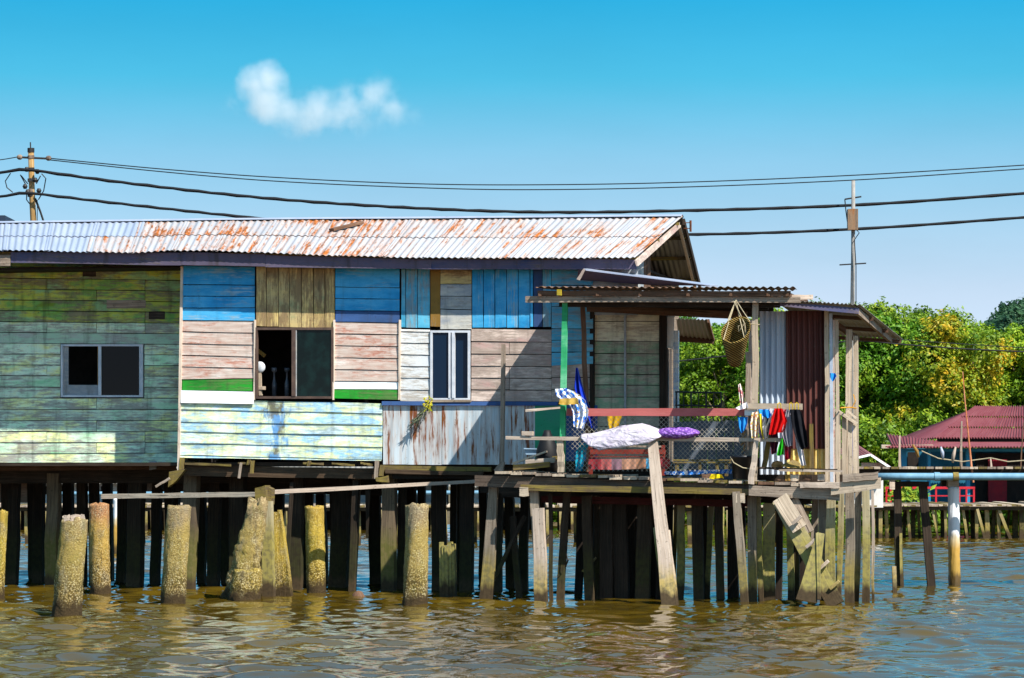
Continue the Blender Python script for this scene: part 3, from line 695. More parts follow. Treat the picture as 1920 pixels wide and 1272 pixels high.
def post(xt, yt, xb, yb, wt, wb, off, m, parent=None, name='post', dpx=None, foot=None, offb=None):
    """timber post; its foot stands on plane off (or offb) and runs on below the water when yb is a waterline"""
    a = on(xt, yt, P(off)); b = on(xb, yb, P(off if offb is None else offb))
    if b.z < .6 and foot is None:
        k = (a.z+1.0)/(a.z-b.z); wb = wt+(wb-wt)*k; b = a+(b-a)*k
    s = a.y/FPX*(.86 if foot is None and m not in (m_postp, m_dark) else 1); a = a+FU*(R.uniform(-.02, .02) if foot is None else 0); b = b+FU*(R.uniform(-.05, .05) if foot is None else 0); mb = MB(); mb.beam(a, b, wt*s, (dpx or wt*.8)*s, FU, 6, .011, wd2=wb*s); return part(name, mb, m, parent or porch)
for a in ((1001, 915, 1014, 1134, 18, 19, -.02, m_post), (1009, 953, 1018, 1134, 20, 24, .16, m_postp), (1062, 922, 1047, 1122, 15, 16, -.5, m_postd), (925, 914, 908, 1118, 19, 28, -.3, m_post),
          (960, 968, 973, 1110, 13, 13, -1.2, m_postd), (1030, 925, 1031, 1115, 8, 8, -.2, m_postd), (1101, 930, 1103, 1120, 20, 20, -.6, m_postd), (1121, 930, 1122, 1118, 13, 13, -1.1, m_postd),
          (1138, 935, 1138, 1118, 24, 24, -.9, m_dark), (1163, 940, 1163, 1115, 26, 26, -1.0, m_dark), (1188, 940, 1188, 1112, 16, 16, -1.4, m_dark), (1211, 940, 1210, 1112, 30, 30, -1.0, m_postd), (1238, 940, 1240, 1110, 20, 20, -1.5, m_dark),
          (1268, 945, 1265, 1085, 8, 9, -2.3, m_posty), (1277, 940, 1274, 1106, 15, 17, -1.3, m_posty), (1307, 930, 1308, 1108, 24, 22, -1.0, m_postd), (1336, 935, 1330, 1100, 12, 10, -2.0, m_posty), (1350, 935, 1351, 1110, 17, 17, -.8, m_postd), (1374, 935, 1376, 1105, 18, 20, -1.5, m_dark),
          (1379, 922, 1397, 1142, 17, 17, .1, m_post), (1408, 930, 1411, 1126, 18, 18, -.3, m_post), (1423, 932, 1424, 1116, 12, 12, -.5, m_posty), (1480, 940, 1480, 1108, 14, 14, -.9, m_posty), (1495, 940, 1495, 1108, 13, 13, -1.0, m_postd), (1462, 940, 1462, 1100, 12, 12, -1.6, m_dark),
          (1545, 934, 1546, 1108, 19, 19, -.3, m_post), (1560, 920, 1558, 1102, 18, 22, -.1, m_posty), (1576, 922, 1575, 1106, 12, 12, -.5, m_posty), (1591, 915, 1592, 1098, 18, 20, -.2, m_post), (1609, 918, 1608, 1092, 14, 14, -.6, m_post), (1624, 916, 1624, 1088, 15, 16, -.5, m_posty), (1530, 935, 1526, 1110, 14, 16, -.8, m_post), (1635, 920, 1634, 1060, 5, 5, -.9, m_postp)):
    post(*a)
post(1443, 944, 1444, 1118, 25, 28, -.6, m_posty, dpx=6)
post(1226, 830, 1255, 1128, 18, 27, .22, m_postp, dpx=12, offb=.95)
post(1226, 990, 1245, 1130, 5, 7, .55, m_posty, dpx=5, offb=.9)
post(1253, 995, 1268, 1130, 6, 8, .5, m_postp, dpx=5, offb=.85)
mb = MB(); mb.beam(on(984, 968, P(-.9)), on(921, 1097, P(-.6)), .075, .06, FN); part('brace', mb, m_postd, porch)
for q in ((1034, 1000, 1000, 1040), (1118, 1046, 1092, 1072)):
    mb = MB(); mb.beam(on(q[0], q[1], P(-1.0)), on(q[2], q[3], P(-.9)), .04, .03, FN); part('brace', mb, m_post, porch)
mb = MB(); mb.tube([on(1060, 1025, P(-.4)), on(1064, 1050, P(-.35)), on(1060, 1065, P(-.4)), on(1066, 1050, P(-.3))], .008, 5); part('rope', mb, m_dark, porch)

for x in range(1090, 1262, 15):  # added screen of dark posts, darkens the space under the deck
    post(x, 930, x+R.uniform(-6, 6), 1105, 13, 14, -1.9+R.uniform(-.3, .3), m_dark)
for x in (1322, 1392, 1500):  # a few more of the added dark posts
    post(x, 930, x+R.uniform(-6, 6), 1100, 11, 12, -2.2+R.uniform(-.3, .3), m_dark)
# the diagonal landing plank with cleats, leaning under the right corner
lad = thing('gangplank', 'broad mossy plank with nailed cleats leaning from the porch corner down into the river', 'plank', on(1560, 1112, P(.3)))
mb = MB(); mb.beam(on(1463, 936, P(.22)), on(1568, 1135, P(.5)), .27, .06, FU, 6, .006); part('board', mb, m_posty, lad)
mb = MB(); mb.beam(on(1462, 933, P(.32)), on(1500, 992, P(.42)), .25, .03, FU, 3, .005); part('board', mb, m_greyl, lad)
for x, y in ((1494, 974), (1520, 1018), (1545, 1058), (1565, 1096)):
    mb = MB(); c = on(x, y, P(.50)); mb.beam(c-FU*.07-Z*.07, c+FU*.07+Z*.05, .07, .05, FN, 2); part('cleat', mb, m_postp, lad)
mb = MB(); mb.beam(on(1539, 1000, P(.5)), on(1512, 1128, P(.7)), .11, .05, FU, 4, wd2=.32); mb.beam(on(1533, 1000, P(.52)), on(1536, 1125, P(.72)), .05, .05, FU, 4); part('strut', mb, m_posty, lad)
mb = MB(); mb.beam(on(1485, 938, P(.1)), on(1515, 1000, P(.2)), .20, .03, FU, 3); part('board', mb, m_grey, lad)

# posts of the porch above the deck
mb = MB(); mb.beam(on(1060, 566, P(-.05)), on(1054, 886, P(-.05)), .085, .085, FU, 6, .004); part('post', mb, m_green_post, porch, 'green painted corner post')
for a in ((1092, 575, 1105, 885, 8, 9, -1.2, m_brown), (1417, 566, 1413, 905, 11, 12, -.02, m_greyl), (1403, 660, 1402, 890, 9, 9, -.35, m_grey), (1050, 826, 1052, 886, 12, 13, .05, m_greyl), (1418, 826, 1408, 908, 9, 11, .18, m_postp),
          (1432, 880, 1450, 772, 9, 8, -.1, m_moss), (1413, 772, 1411, 880, 17, 17, -.12, m_grey)):
    post(*a, foot=1)
# rails
pb(1062, 766, 1413, 766, 14, 14, .0, m_red, .05, 'rail')
pb(1396, 766, 1420, 766, 14, 14, .03, m_whiter, .06, 'rail', segs=2)
pb(948, 818, 1466, 822, 7, 7, .12, m_postp, .12, 'rail')
pb(1394, 756.5, 1504, 757, 11, 11, .10, m_greyl, .05, 'rail')
pb(1422, 876, 1570, 880, 4, 4, .05, m_dark, .03, 'rail')
pb(1460, 880, 1580, 882, 4, 4, .12, m_postp, .04, 'rail')
pb(985, 768, 1050, 763, 4, 4, .1, m_postp, .03, 'rail', segs=3)
# mesh between the rails
net = MB(); nl = P(-.10)
def wire(x0, y0, x1, y1):
    a, b = on(x0, y0, nl), on(x1, y1, nl); d = (b-a).normalized(); s = d.cross(FN)*.0022; n_ = FN*.0022
    net.bar([(a-s-n_, a+s-n_, a+s+n_, a-s+n_), (b-s-n_, b+s-n_, b+s+n_, b-s+n_)], 0)
X0, X1, Y0, Y1 = 1062, 1418, 781, 884
hh = Y1-Y0; x = X0-hh
while x < X1:
    for sgn in (1, -1):
        xa, xb = (x, x+hh); ya, yb = (Y0, Y1) if sgn > 0 else (Y1, Y0)
        t0 = max(0, (X0-xa)/hh); t1 = min(1, (X1-xa)/hh)
        if t1 > t0+.02: wire(xa+hh*t0, ya+(yb-ya)*t0, xa+hh*t1, ya+(yb-ya)*t1)
    x += 9.0
part('wire_mesh', net, plain('galvanised_wire', '#b9b4a4', '#8f8a7c', .5, dirt=.1), porch, stuff=True)

# porch roof
fr = lambda x: on(x, 539.5, P(.25))
prm = MB(); dz = Z*.10
back = lambda x: on(x, 539.5, P(.25)) - FN*2.9 + Z*.16
bl, br = on(1052, 545, F(.08)), on(1495, 545, F(.08))
NS2 = 6
for k in range(NS2):
    f0, f1 = k/NS2, (k+1)/NS2
    xa, xb = 1005+484*f0, 1005+484*f1
    A, B = bl.lerp(br, f0), bl.lerp(br, f1); C, D = fr(xb+1), fr(xa-1); up = Z*R.uniform(0, .012)
    mb = MB(); corr(mb, A+up, B+up, C+up, D+up, 6, .014, 4, .003, 8); part('roof_sheet', mb, m_rusty, porch)
pb(1008, 545, 1482, 546, 10, 10, .18, m_brown, .06, 'rafter_plate')
pb(985, 556, 1500, 556.5, 11, 11, .14, m_grey, .07, 'rafter_plate')
pb(1048, 567, 1462, 568, 8, 9, -.05, m_dark, .08, 'rafter_plate')
pb(1100, 572, 1400, 585, 12, 14, -2.3, m_brown, .08, 'rafter_plate')
pb(1110, 560, 1440, 567, 14, 14, -1.3, m_dark, .08, 'rafter_plate')
pb(1225, 553, 1450, 556, 36, 40, -2.55, m_dark, .05, 'rafter_plate')  # added dark board, shuts out bright sky under the porch roof
for x in (1012, 1050, 1120, 1200, 1290, 1370, 1440, 1476):
    a = on(x, 552, P(.2)); mb = MB(); mb.beam(a, a-FN*2.6+Z*.02, .05, .06, FU); part('rafter', mb, m_brown, porch)
mb = MB(); board(mb, pq(1044, 543, 1052, 554, P(.27)), FN, .07, 0, 2, .002); part('rafter_end', mb, plain('paint_yellow', '#b8a02a', '#8a7a20', .7), porch)
# flashing lean-to sheet between house end and porch
q = (on(1084, 506, F(.75)), on(1330, 536, F(.55)), on(1225, 535, F(.42)), on(1082, 525, F(.45)))
mb = MB(); board(mb, q, FN, .03, 0, 6, .004); fl = part('fascia_board', mb, m_fascia, porch)
a, b = on(1094, 504, F(.72)), on(1331, 535, F(.5))
mb = MB(); mb.bar([(a, a-FN*.9+Z*.06, a-FN*.9+Z*.03, a-Z*.03), (b, b-FN*.9+Z*.06, b-FN*.9+Z*.03, b-Z*.03)]); part('flashing_sheet', mb, m_roofc, porch)
plank(porch, (on(1081, 524, F(.8)), on(1094, 504, F(.8)), on(1098, 506, F(.8)), on(1087, 526, F(.8))), m_wash, t=.03, name='fascia_board')

# ================================================================ THE TIN SHED at the right corner
shed = thing('tin_shed', 'small lean-to shed of grey and brown corrugated sheets at the right end of the porch', 'shed', on(1500, 905, P(-1)))
m_zincw = zinc('zinc_wall', '#b3bcc8', '#97a3b4', '#6b2f18', amount=.16, rough=.45)
m_brownp = zinc('sheet_brown_paint', '#4a2520', '#5a302a', '#b9a290', amount=.08, rough=.6)
mb = MB(); corr(mb, on(1424, 584, P(-.72)), on(1476, 584, P(-.70)), on(1476, 890, P(-.70)), on(1424, 890, P(-.72)), 5, .022, 4, .003, 8); part('wall_sheet', mb, m_zincw, shed)
mb = MB(); corr(mb, on(1473, 583, P(-.66)), on(1546, 583, P(-.66)), on(1548, 842, P(-.66)), on(1474, 842, P(-.66)), 7, .024, 4, .003, 8); part('wall_sheet', mb, m_brownp, shed)
mb = MB(); corr(mb, on(1474, 838, P(-.69)), on(1548, 838, P(-.69)), on(1548, 890, P(-.69)), on(1474, 890, P(-.69)), 7, .024, 2, .003, 8); part('wall_sheet', mb, plain('paint_cream_sheet', '#c8a85a', '#d6bd78', .7), shed)
for xa, ya, xb, yb, w_, m in ((1550, 582, 1552, 905, 8, m_greyl), (1558, 588, 1560, 905, 6, m_zincw), (1563.5, 600, 1564, 905, 4, m_pink), (1569, 600, 1571, 905, 6, m_greyl), (1407, 600, 1408, 770, 7, m_wash), (1592, 618, 1591, 890, 11, m_greyl), (1604, 630, 1606, 890, 9, m_greyl), (1521, 795, 1523, 890, 7, m_moss)):
    a, b = on(xa, ya, P(-.6 if xa < 1590 else -1.2)), on(xb, yb, P(-.6 if xa < 1590 else -1.2)); mb = MB(); s = a.y/FPX; mb.beam(a, b, w_*s, w_*s*.7, FU, 5, .005); part('post', mb, m, shed)
mb = MB(); mb.beam(on(1556, 600, P(-.8)), on(1608, 636, P(-1.9)), .08, .06, Z); part('rafter', mb, m_brown, shed)
plank(shed, (on(1452, 566, P(-.06)), on(1610, 578, P(-.06)), on(1610, 589, P(-.06)), on(1452, 573, P(-.06))), m_fascia, t=.04, name='fascia_board')
A, B = on(1450, 562, P(-.02)), on(1612, 572, P(-.02)); C = on(1692, 637, P(-3.6)); D = A+(C-B)
mb = MB(); N_ = 5
for k in range(N_):
    f0, f1 = k/N_, (k+1)/N_+.01
    mb = MB(); corr(mb, D.lerp(C, f0), D.lerp(C, f1), A.lerp(B, f1), A.lerp(B, f0), 4, .011, 3, .003, 8); part('roof_sheet', mb, m_under, shed)
mb = MB(); mb.bar([(on(1609, 577, P(-.07)), on(1672, 630, P(-3.3)), on(1673, 643, P(-3.3)), on(1609, 589, P(-.07))), tuple(p-FU*.05 for p in (on(1609, 577, P(-.07)), on(1672, 630, P(-3.3)), on(1673, 643, P(-3.3)), on(1609, 589, P(-.07))))]); part('barge_board', mb, m_grey, shed)
for g in (.3, .65, .97):
    mb = MB(); a, b = B.lerp(C, g)-Z*.05, A.lerp(D, g)-Z*.05; mb.beam(a, b, .06, .05, Z); part('batten', mb, m_brown, shed)
plank(shed, pq(1468, 553, 1524, 562, P(-.2)), m_postp, name='fascia_board', t=.05)
for xa, xb, y0, y1 in ((1566, 1577, 768, 890), (1578, 1588, 775, 890), (1590, 1599, 784, 890), (1599, 1607, 792, 890)):
    plank(shed, pq(xa, y0, xb-.7, y1, P(-.9), y0+4), m_greyl, vertical=True, name='plank')
mb = MB(); mb.beam(on(1566, 768, P(-.85)), on(1608, 795, P(-.85)), .05, .04, Z); mb.beam(on(1588, 770, P(-.85)), on(1606, 785, P(-.85)), .03, .03, Z); part('rail', mb, m_greyl, shed)
mb = MB(); board(mb, pq(1595, 800, 1603, 882, P(-1.05)), FN, .015, 0, 4, .006, True); part('tarp', mb, plain('tarp_blue', '#1450b8', '#0f3f96', .5), shed)
# rear lean-to roof seen under the porch
mb = MB(); corr(mb, on(1268, 598, F(-2.0)), on(1326, 600, F(-2.0)), on(1338, 640, F(-4.6)), on(1272, 633, F(-4.6)), 8, .012, 3, .003, 6); rl = part('rear_roof_sheet', mb, m_under, house)
mb = MB(); mb.beam(on(1272, 634, F(-4.4)), on(1338, 638, F(-4.4)), .14, .05, Z); mb.beam(on(1328, 602, F(-2.0)), on(1338, 638, F(-4.6)), .06, .04, Z); part('rear_roof_frame', mb, m_brown, house)

# ================================================================ THINGS ON AND AROUND THE PORCH
def drape(left, right, pl, folds=3, amp=.03, cols=16, rows=10, thick=.006, ph=0.0):
    def at(tab, f):
        k = f*(len(tab)-1); i = min(int(k), len(tab)-2); g = k-i
        return tab[i][0]+(tab[i+1][0]-tab[i][0])*g, tab[i][1]+(tab[i+1][1]-tab[i][1])*g
    front = []; bk = []
    for i in range(rows+1):
        f = i/rows; (xl, yl), (xr, yr) = at(left, f), at(right, f); r = []; r2 = []
        for j in range(cols+1):
            g = j/cols
            o = amp*math.sin(2*math.pi*folds*g+ph+f*1.3)*(.35+.65*f) + amp*.4*math.sin(5.1*g*folds+f*4+ph)
            sagx = 1.2*math.sin(6*g+ph)*f
            p = on(xl+(xr-xl)*g, yl+(yr-yl)*g + sagx, pl)+FN*o
            r.append(p); r2.append(p-FN*thick)
        front.append(r); bk.append(r2)
    mb = MB(); mb.grid(front); mb.grid(bk); mb.grid([front[0], bk[0]]); mb.grid([front[-1], bk[-1]])
    mb.grid([[r[0] for r in front], [r[0] for r in bk]]); mb.grid([[r[-1] for r in front], [r[-1] for r in bk]])
    return mb
def cloth(name, c1, c2=None, rough=.9): return plain(name, c1, c2, rough, 9, .1, dirt=.08)
def pattern(name, base, b, c, sc_=14):
    t = NT(name, .9, .1); a = t.noise(t.pos, sc_, 2, .5); d = t.noise(t.vec(t.pos, (1, 1, 1), (3, 5, 1)), sc_*1.2, 2, .5)
    k = t.mix(t.step(a, .52, .56), base, b); k = t.mix(t.step(d, .60, .64), k, c); return t.col(k)
m_print = pattern('cloth_blue_print', '#dfe6f2', '#2f6fd0', '#e0b040', 16)
m_rwhite = cloth('cloth_white', '#e6e2e4', '#d8d2d8'); m_rred = cloth('cloth_red', '#c01010', '#a80c0c'); m_rblack = cloth('cloth_black', '#101116', '#1a1b20')
m_rblue = cloth('cloth_blue', '#1672c0', '#2a8ad0'); m_rgreen = cloth('cloth_green', '#1f9a1a', '#2aa822'); m_rgrey = cloth('cloth_grey', '#a8a2aa', '#8f8a94'); m_rpink = cloth('cloth_pink', '#c8707c', '#b04a58')
m_tarp = plain('tarp_blue_dark', '#0c2fae', '#0a2688', .5, dirt=.05)
solo('printed_cloth', drape([(1040, 730), (1043, 745), (1062, 752), (1075, 770), (1076, 800)], [(1062, 728), (1082, 737), (1098, 752), (1105, 775), (1094, 806)], P(.12), 3, .035), m_print, 'blue and white printed cloth with yellow flowers thrown over the porch corner rail', 'cloth', smooth=True)
solo('folded_cloth', drape([(1050, 748), (1048, 758)], [(1082, 746), (1086, 760)], P(.2), 2, .02), cloth('cloth_ochre', '#b8923a', '#d0b060'), 'yellow crumpled cloth lying on the porch corner post under the printed cloth', 'cloth', smooth=True)
solo('hanging_tarp', drape([(1080, 690), (1077, 730), (1090, 770), (1105, 800)], [(1083, 690), (1096, 740), (1112, 780), (1116, 806)], P(-.5), 2, .05), m_tarp, 'dark blue tarp hanging in a narrow triangle beside the green post', 'tarp', smooth=True)
solo('yellow_cloth', drape([(1138, 780), (1143, 806)], [(1166, 780), (1158, 806)], P(-.25), 2, .02), cloth('cloth_mustard', '#b08a10', '#c8a020'), 'mustard yellow cloth hanging below the red rail', 'cloth', smooth=True)
solo('teal_cloth', drape([(1086, 832), (1080, 850), (1079, 884)], [(1104, 832), (1100, 845), (1092, 884)], P(-.3), 2, .03), cloth('cloth_teal', '#0e8fb0', '#20a8c8'), 'bright teal cloth hanging behind the wire mesh', 'cloth', smooth=True)
LG = 'washing hung on the short rail by the tin wall'
for nm, l, r, off, m, lab, fo in (
    ('orange_shirt', [(1409, 774), (1407, 795), (1410, 822)], [(1421, 772), (1424, 795), (1422, 820)], .24, pattern('cloth_orange_print', '#d8cfc4', '#c8762a', '#e6d04a', 26), 'orange and white patterned shirt hanging on the corner post left of the blue bundle', 2),
    ('lilac_blouse', [(1424, 786), (1422, 805), (1426, 826)], [(1434, 786), (1436, 802), (1434, 824)], .08, cloth('cloth_lilac', '#9a86b8', '#b8a4cc'), 'lilac blouse hanging under the blue bundle', 2),
    ('maroon_skirt', [(1446, 812), (1444, 830), (1447, 852)], [(1458, 812), (1460, 830), (1456, 850)], .06, cloth('cloth_maroon', '#4a1a2a', '#5d2436'), 'dark maroon skirt hanging below the red shirt', 2),
    ('yellow_strap', [(1424, 776), (1426, 800), (1430, 822)], [(1428, 776), (1430, 800), (1433, 822)], .26, cloth('cloth_lemon', '#d8c830', '#c0b020'), 'thin lemon yellow strap of cloth hanging left of the white shirt', 1),
    ('blue_bundle', [(1421, 768), (1425, 778), (1436, 784)], [(1442, 768), (1446, 778), (1444, 785)], .18, m_rblue, 'sky blue cloth bundled at the left end of the washing rail', 2),
    ('white_shirt', [(1444, 766), (1434, 784), (1428, 800), (1432, 822)], [(1456, 768), (1450, 790), (1444, 805), (1440, 824)], .12, m_rwhite, 'white shirt hanging between the blue bundle and the red shirt', 2),
    ('navy_cloth', [(1438, 784), (1436, 802), (1440, 818)], [(1448, 784), (1446, 800), (1444, 816)], .10, cloth('cloth_navy', '#1a1a38', '#26264a'), 'dark navy cloth half hidden behind the white shirt', 2),
    ('red_shirt', [(1452, 766), (1447, 785), (1442, 815)], [(1467, 766), (1476, 790), (1468, 812)], .22, m_rred, 'bright red shirt on a hanger in the middle of the washing', 3),
    ('pink_towel', [(1468, 768), (1464, 800), (1470, 838), (1473, 862)], [(1476, 768), (1478, 800), (1484, 835), (1483, 862)], .12, m_rpink, 'faded pink towel hanging right of the red shirt', 2),
    ('grey_shirt', [(1475, 767), (1468, 800), (1466, 812), (1474, 836)], [(1484, 767), (1484, 790), (1487, 815), (1486, 838)], .17, m_rgrey, 'pale grey shirt hanging left of the black trousers', 3),
    ('black_trousers', [(1481, 768), (1484, 790), (1490, 815), (1502, 843)], [(1500, 768), (1506, 785), (1512, 810), (1516, 838)], .24, m_rblack, 'black trousers on a yellow hanger at the right end of the washing', 2),
    ('white_towel', [(1490, 812), (1494, 840), (1502, 872)], [(1499, 812), (1505, 840), (1512, 874)], .12, m_rwhite, 'white towel hanging below and behind the black trousers', 2),
    ('green_cloth', [(1465, 824), (1460, 838), (1457, 854)], [(1467, 822), (1470, 838), (1470, 854)], .2, m_rgreen, 'small bright green cloth hanging under the washing rail', 2),
    ('crimson_cloth', [(1473, 838), (1474, 862)], [(1479, 838), (1481, 860)], .14, cloth('cloth_crimson', '#a00f28', '#8a0c20'), 'narrow crimson cloth dangling below the pink towel', 2)):
    solo(nm, drape(l, r, P(off), fo, .035, 14, 10), m, lab, 'clothes', LG, True)
m_hang = plain('hanger_yellow', '#d0b020', '#b89a18', .5)
for i, x in enumerate((1458, 1480, 1491)):
    mb = MB(); pl = P(.2); mb.tube([on(x, 769, pl), on(x, 758, P(.22)), on(x+3, 755, P(.18)), on(x+6, 758, P(.22)), on(x+6, 768, pl)], .008, 5)
    solo('hanger', mb, m_hang, ['yellow hanger hook above the red shirt', 'yellow hanger hook above the grey shirt', 'yellow hanger hook above the black trousers'][i], 'hanger', 'hangers on the washing rail')
solo('blue_shirt', drape([(1383, 782), (1386, 800), (1390, 812)], [(1402, 782), (1401, 795), (1398, 806)], P(.02), 2, .03), m_rblue, 'deep blue cloth hanging under the white end of the red rail', 'clothes', smooth=True)
solo('checked_cloth', drape([(1384, 722), (1386, 740), (1390, 768)], [(1388, 719), (1394, 738), (1398, 768)], P(-.05), 2, .03), pattern('cloth_pink_print', '#e0cfc8', '#c06a70', '#e8e4e0', 22), 'pink and white cloth hanging on the post under the basket', 'clothes', smooth=True)
solo('white_rag', drape([(1378, 766), (1384, 768)], [(1400, 754), (1404, 766)], P(.12), 2, .02), m_rwhite, 'white rag on the rail where red board meets grey board', 'cloth', smooth=True)
solo('blue_bag', drape([(1556, 700), (1557, 708), (1560, 714)], [(1566, 700), (1569, 706), (1564, 715)], P(-.45), 1, .05), m_rblue, 'small bright blue plastic bag tied to the shed post', 'bag', smooth=True)

def pillow(c, a, b, h, m, lab, sag=0.0, bend=0.0, wr=.012):
    mb = MB(); n, k = 20, 10; rows = []
    for i in range(k+1):
        ph = -math.pi/2+math.pi*i/k; r = []
        for j in range(n+1):
            th = 2*math.pi*j/n
            cx = math.copysign(abs(math.cos(th))**.6, math.cos(th)); cy = math.copysign(abs(math.sin(th))**.6, math.sin(th))
            e = math.cos(ph)**.55 if math.cos(ph) > 1e-4 else 0; q = math.sin(ph)
            zz = h*q*(1-.55*abs(cx*e)**3)*(1.0 if not bend else (.62+.38*min(1, max(0, (cx*e+.75)*1.3)))) + .012*math.sin(7*th+3*ph)
            p = c + FU*(a*cx*e) - FN*(b*cy*e) + Z*(zz + bend*math.sin(3.0*cx*e) - sag*(max(0, -cy)*e)**2)
            r.append(p)
        rows.append(r)
    mb.grid(rows); return solo('pillow', mb, m, lab, 'pillow', 'pillows airing on the porch rail', True)
t = NT('pillow_cotton', .9, .1); t.bump(t.noise(t.vec(t.pos, (5, 5, 9)), 1.0, 5, .55, .6), .09, 1.0); m_pil = t.col(t.mix(t.step(t.noise(t.pos, 7, 3), .4, .65), '#b8b2bc', '#a8a0b0'))
t = NT('pillow_weave', .9, .1); vv = t.voro(t.vec(t.pos, (22, 22, 30)), 1.0); t.bump(vv, .02, 1.0); m_pur = t.col(t.mix(t.step(vv, .25, .6), '#a078c4', '#6a4292'))
pillow(on(1166, 814, P(.16)),   .66, .24, .125, m_pil, 'long white pillow slumped over the porch rail', .2, .045)
pillow(on(1270, 812, P(.10)), .36, .17, .085, m_pur, 'purple knitted cushion on the rail beside the white pillow', .02)

# hanging basket
bk = MB(); c0, c1 = on(1378, 684, P(.28)), on(1384, 612, P(.34)); ax = (c1-c0).normalized(); ax = (ax*1.0+FN*.62+FU*.03).normalized(); lenb = .66
e1 = ax.cross(FN).normalized(); e2 = ax.cross(e1).normalized()
prof = [(0.0, .0), (.02, .10), (.12, .135), (.3, .165), (.45, .195), (lenb-.05, .225), (lenb, .23), (lenb, .215), (lenb-.08, .20), (.3, .15), (.1, .11), (.06, .0)]
rows = []
for h, r_ in prof:
    tilt_ = .16*max(0, h-.2)/lenb
    rows.append([c0+ax*(h + (tilt_*math.sin(2*math.pi*j/24+.6) if h > .2 else 0)) + e1*(r_*math.cos(2*math.pi*j/24)) + e2*(r_*math.sin(2*math.pi*j/24)) for j in range(25)])
bk.grid(rows)
t = NT('basket_weave', .85, .15)
sx = t.sep(t.pos); wv = t.math('SINE', t.math('MULTIPLY', t.math('ADD', sx[2], t.math('MULTIPLY', sx[0], .55)), 190.0)); wv2 = t.math('SINE', t.math('MULTIPLY', t.math('SUBTRACT', sx[2], t.math('MULTIPLY', sx[0], 1.1)), 120.0))
wb_ = t.math('MULTIPLY', wv, wv2); t.bump(wv, .012, 1.0)
m_bask = t.col(t.mix(t.step(wv, -.8, .6), '#3a2c16', t.mix(t.step(t.noise(t.pos, 9, 3), .4, .6), '#8a7038', '#a58c4c')))
basket = thing('basket', 'tall woven carrying basket hanging from the porch beam by cords', 'basket', c0)
part('body', bk, m_bask, basket, smooth=True)
m_cord = plain('cord_pale', '#a89c80', '#8c8068', .9)
top = on(1380, 563, P(.24)); mb = MB()
for j in (2, 9, 15, 21):
    p = rows[6][j]; mb.tube([p, p.lerp(top, .5)+FN*.03, top], .008, 5)
part('cord', mb, m_cord, basket)
mb = MB(); kn = on(1396, 607, P(.6)); mb.tube([on(1376, 565, P(.3)), on(1388, 590, P(.5)), kn, on(1385, 622, P(.62)), on(1384, 612, P(.62)), kn, on(1398, 632, P(.62)), on(1402, 634, P(.6)), kn, on(1424, 609, P(.1))], .008, 5); part('cord', mb, m_cord, basket)

# bucket
def lathe(mb, c, prof, n=24, ax=Z, e1=None):
    e1 = e1 or Vector((1, 0, 0)); e2 = ax.cross(e1)
    mb.grid([[c+ax*h+e1*(r_*math.cos(2*math.pi*j/n))+e2*(r_*math.sin(2*math.pi*j/n)) for j in range(n+1)] for r_, h in prof])
bc = on(1391, 899, P(-.02)); bucket = thing('bucket', 'black plastic bucket with a pale handle on the deck edge', 'bucket', bc)
mb = MB(); lathe(mb, bc, [(0, 0), (.14, 0), (.165, .33), (.185, .335), (.185, .37), (.17, .37), (.16, .3), (.13, .02), (0, .02)]); part('body', mb, plain('plastic_black', '#17191f', '#20232a', .4, dirt=.1), bucket, smooth=True)
mb = MB(); mb.tube([bc+Vector((-.18, -.05, .35)), bc+Vector((-.14, -.16, .26)), bc+Vector((0, -.2, .18)), bc+Vector((.14, -.16, .16)), bc+Vector((.18, -.03, .2))], .009, 6); part('handle', mb, m_cord, bucket)
# behind the mesh: rack with rug, bench, grey wall, railing
m_redw = paintwood('paint_red_rack', ['#6a221c', '#7e3026', '#5a1c18'], wear=.25, dirt=.3)
rack = thing('rack', 'low red wooden rack behind the wire mesh', 'rack', on(1175, 890, P(-.8)))
for x0, x1, y0, y1 in ((1106, 1248, 843, 852), (1106, 1246, 855, 858), (1108, 1240, 836, 839)):
    plank(rack, pq(x0, y0, x1, y1, P(-.75)), m_redw if y0 != 836 else m_postp, name='slat', lap=0)
for x in (1104, 1240): plank(rack, pq(x, 835, x+7, 892, P(-.8)), m_redw, vertical=True, name='leg')
t = NT('rug_stripes', .95, .05); sx = t.sep(t.vec(t.pos, (1, 1, 1), (.18, 0, 0)))
m_rug = t.col(t.ramp(t.math('FRACT', t.math('MULTIPLY', sx[0], .62)), [(0, '#a85a5a'), (.1, '#8a6a78'), (.2, '#b88a74'), (.34, '#a87a60'), (.44, '#4a9cc8'), (.52, '#a8404a'), (.60, '#4a1a1e'), (.78, '#983a40'), (.9, '#8a3038')], 'CONSTANT'))
solo('rug', drape([(1104, 861), (1103, 872), (1106, 880)], [(1256, 860), (1257, 870), (1254, 880)], P(-.65), 9, .02, 40, 6), m_rug, 'striped red, brown and blue rug hung low behind the wire mesh', 'rug', smooth=True)
bench = thing('bench', 'pale slatted bench behind the wire mesh beside the bucket', 'bench', on(1318, 895, P(-.9)))
for y in (861.5, 866): pbm = MB(); board(pbm, pq(1262, y, 1370, y+3, P(-.8 + (y-861)*.02)), FN, .06, 0, 4, .003); part('seat_slat', pbm, m_moss, bench)
for x in (1270, 1312, 1345, 1362): mb = MB(); mb.beam(on(x, 868, P(-.85)), on(x, 893, P(-.85)), .05, .05, FU); part('leg', mb, m_moss, bench)
solo('blue_sheet', drape([(1246, 884), (1246, 890)], [(1372, 880), (1372, 889)], P(-.45), 8, .03, 40, 4), pattern('cloth_blue_white', '#3f7fd0', '#dfe8f4', '#2458b0', 20), 'blue and white cloth spread along the deck under the bench', 'cloth', smooth=True)
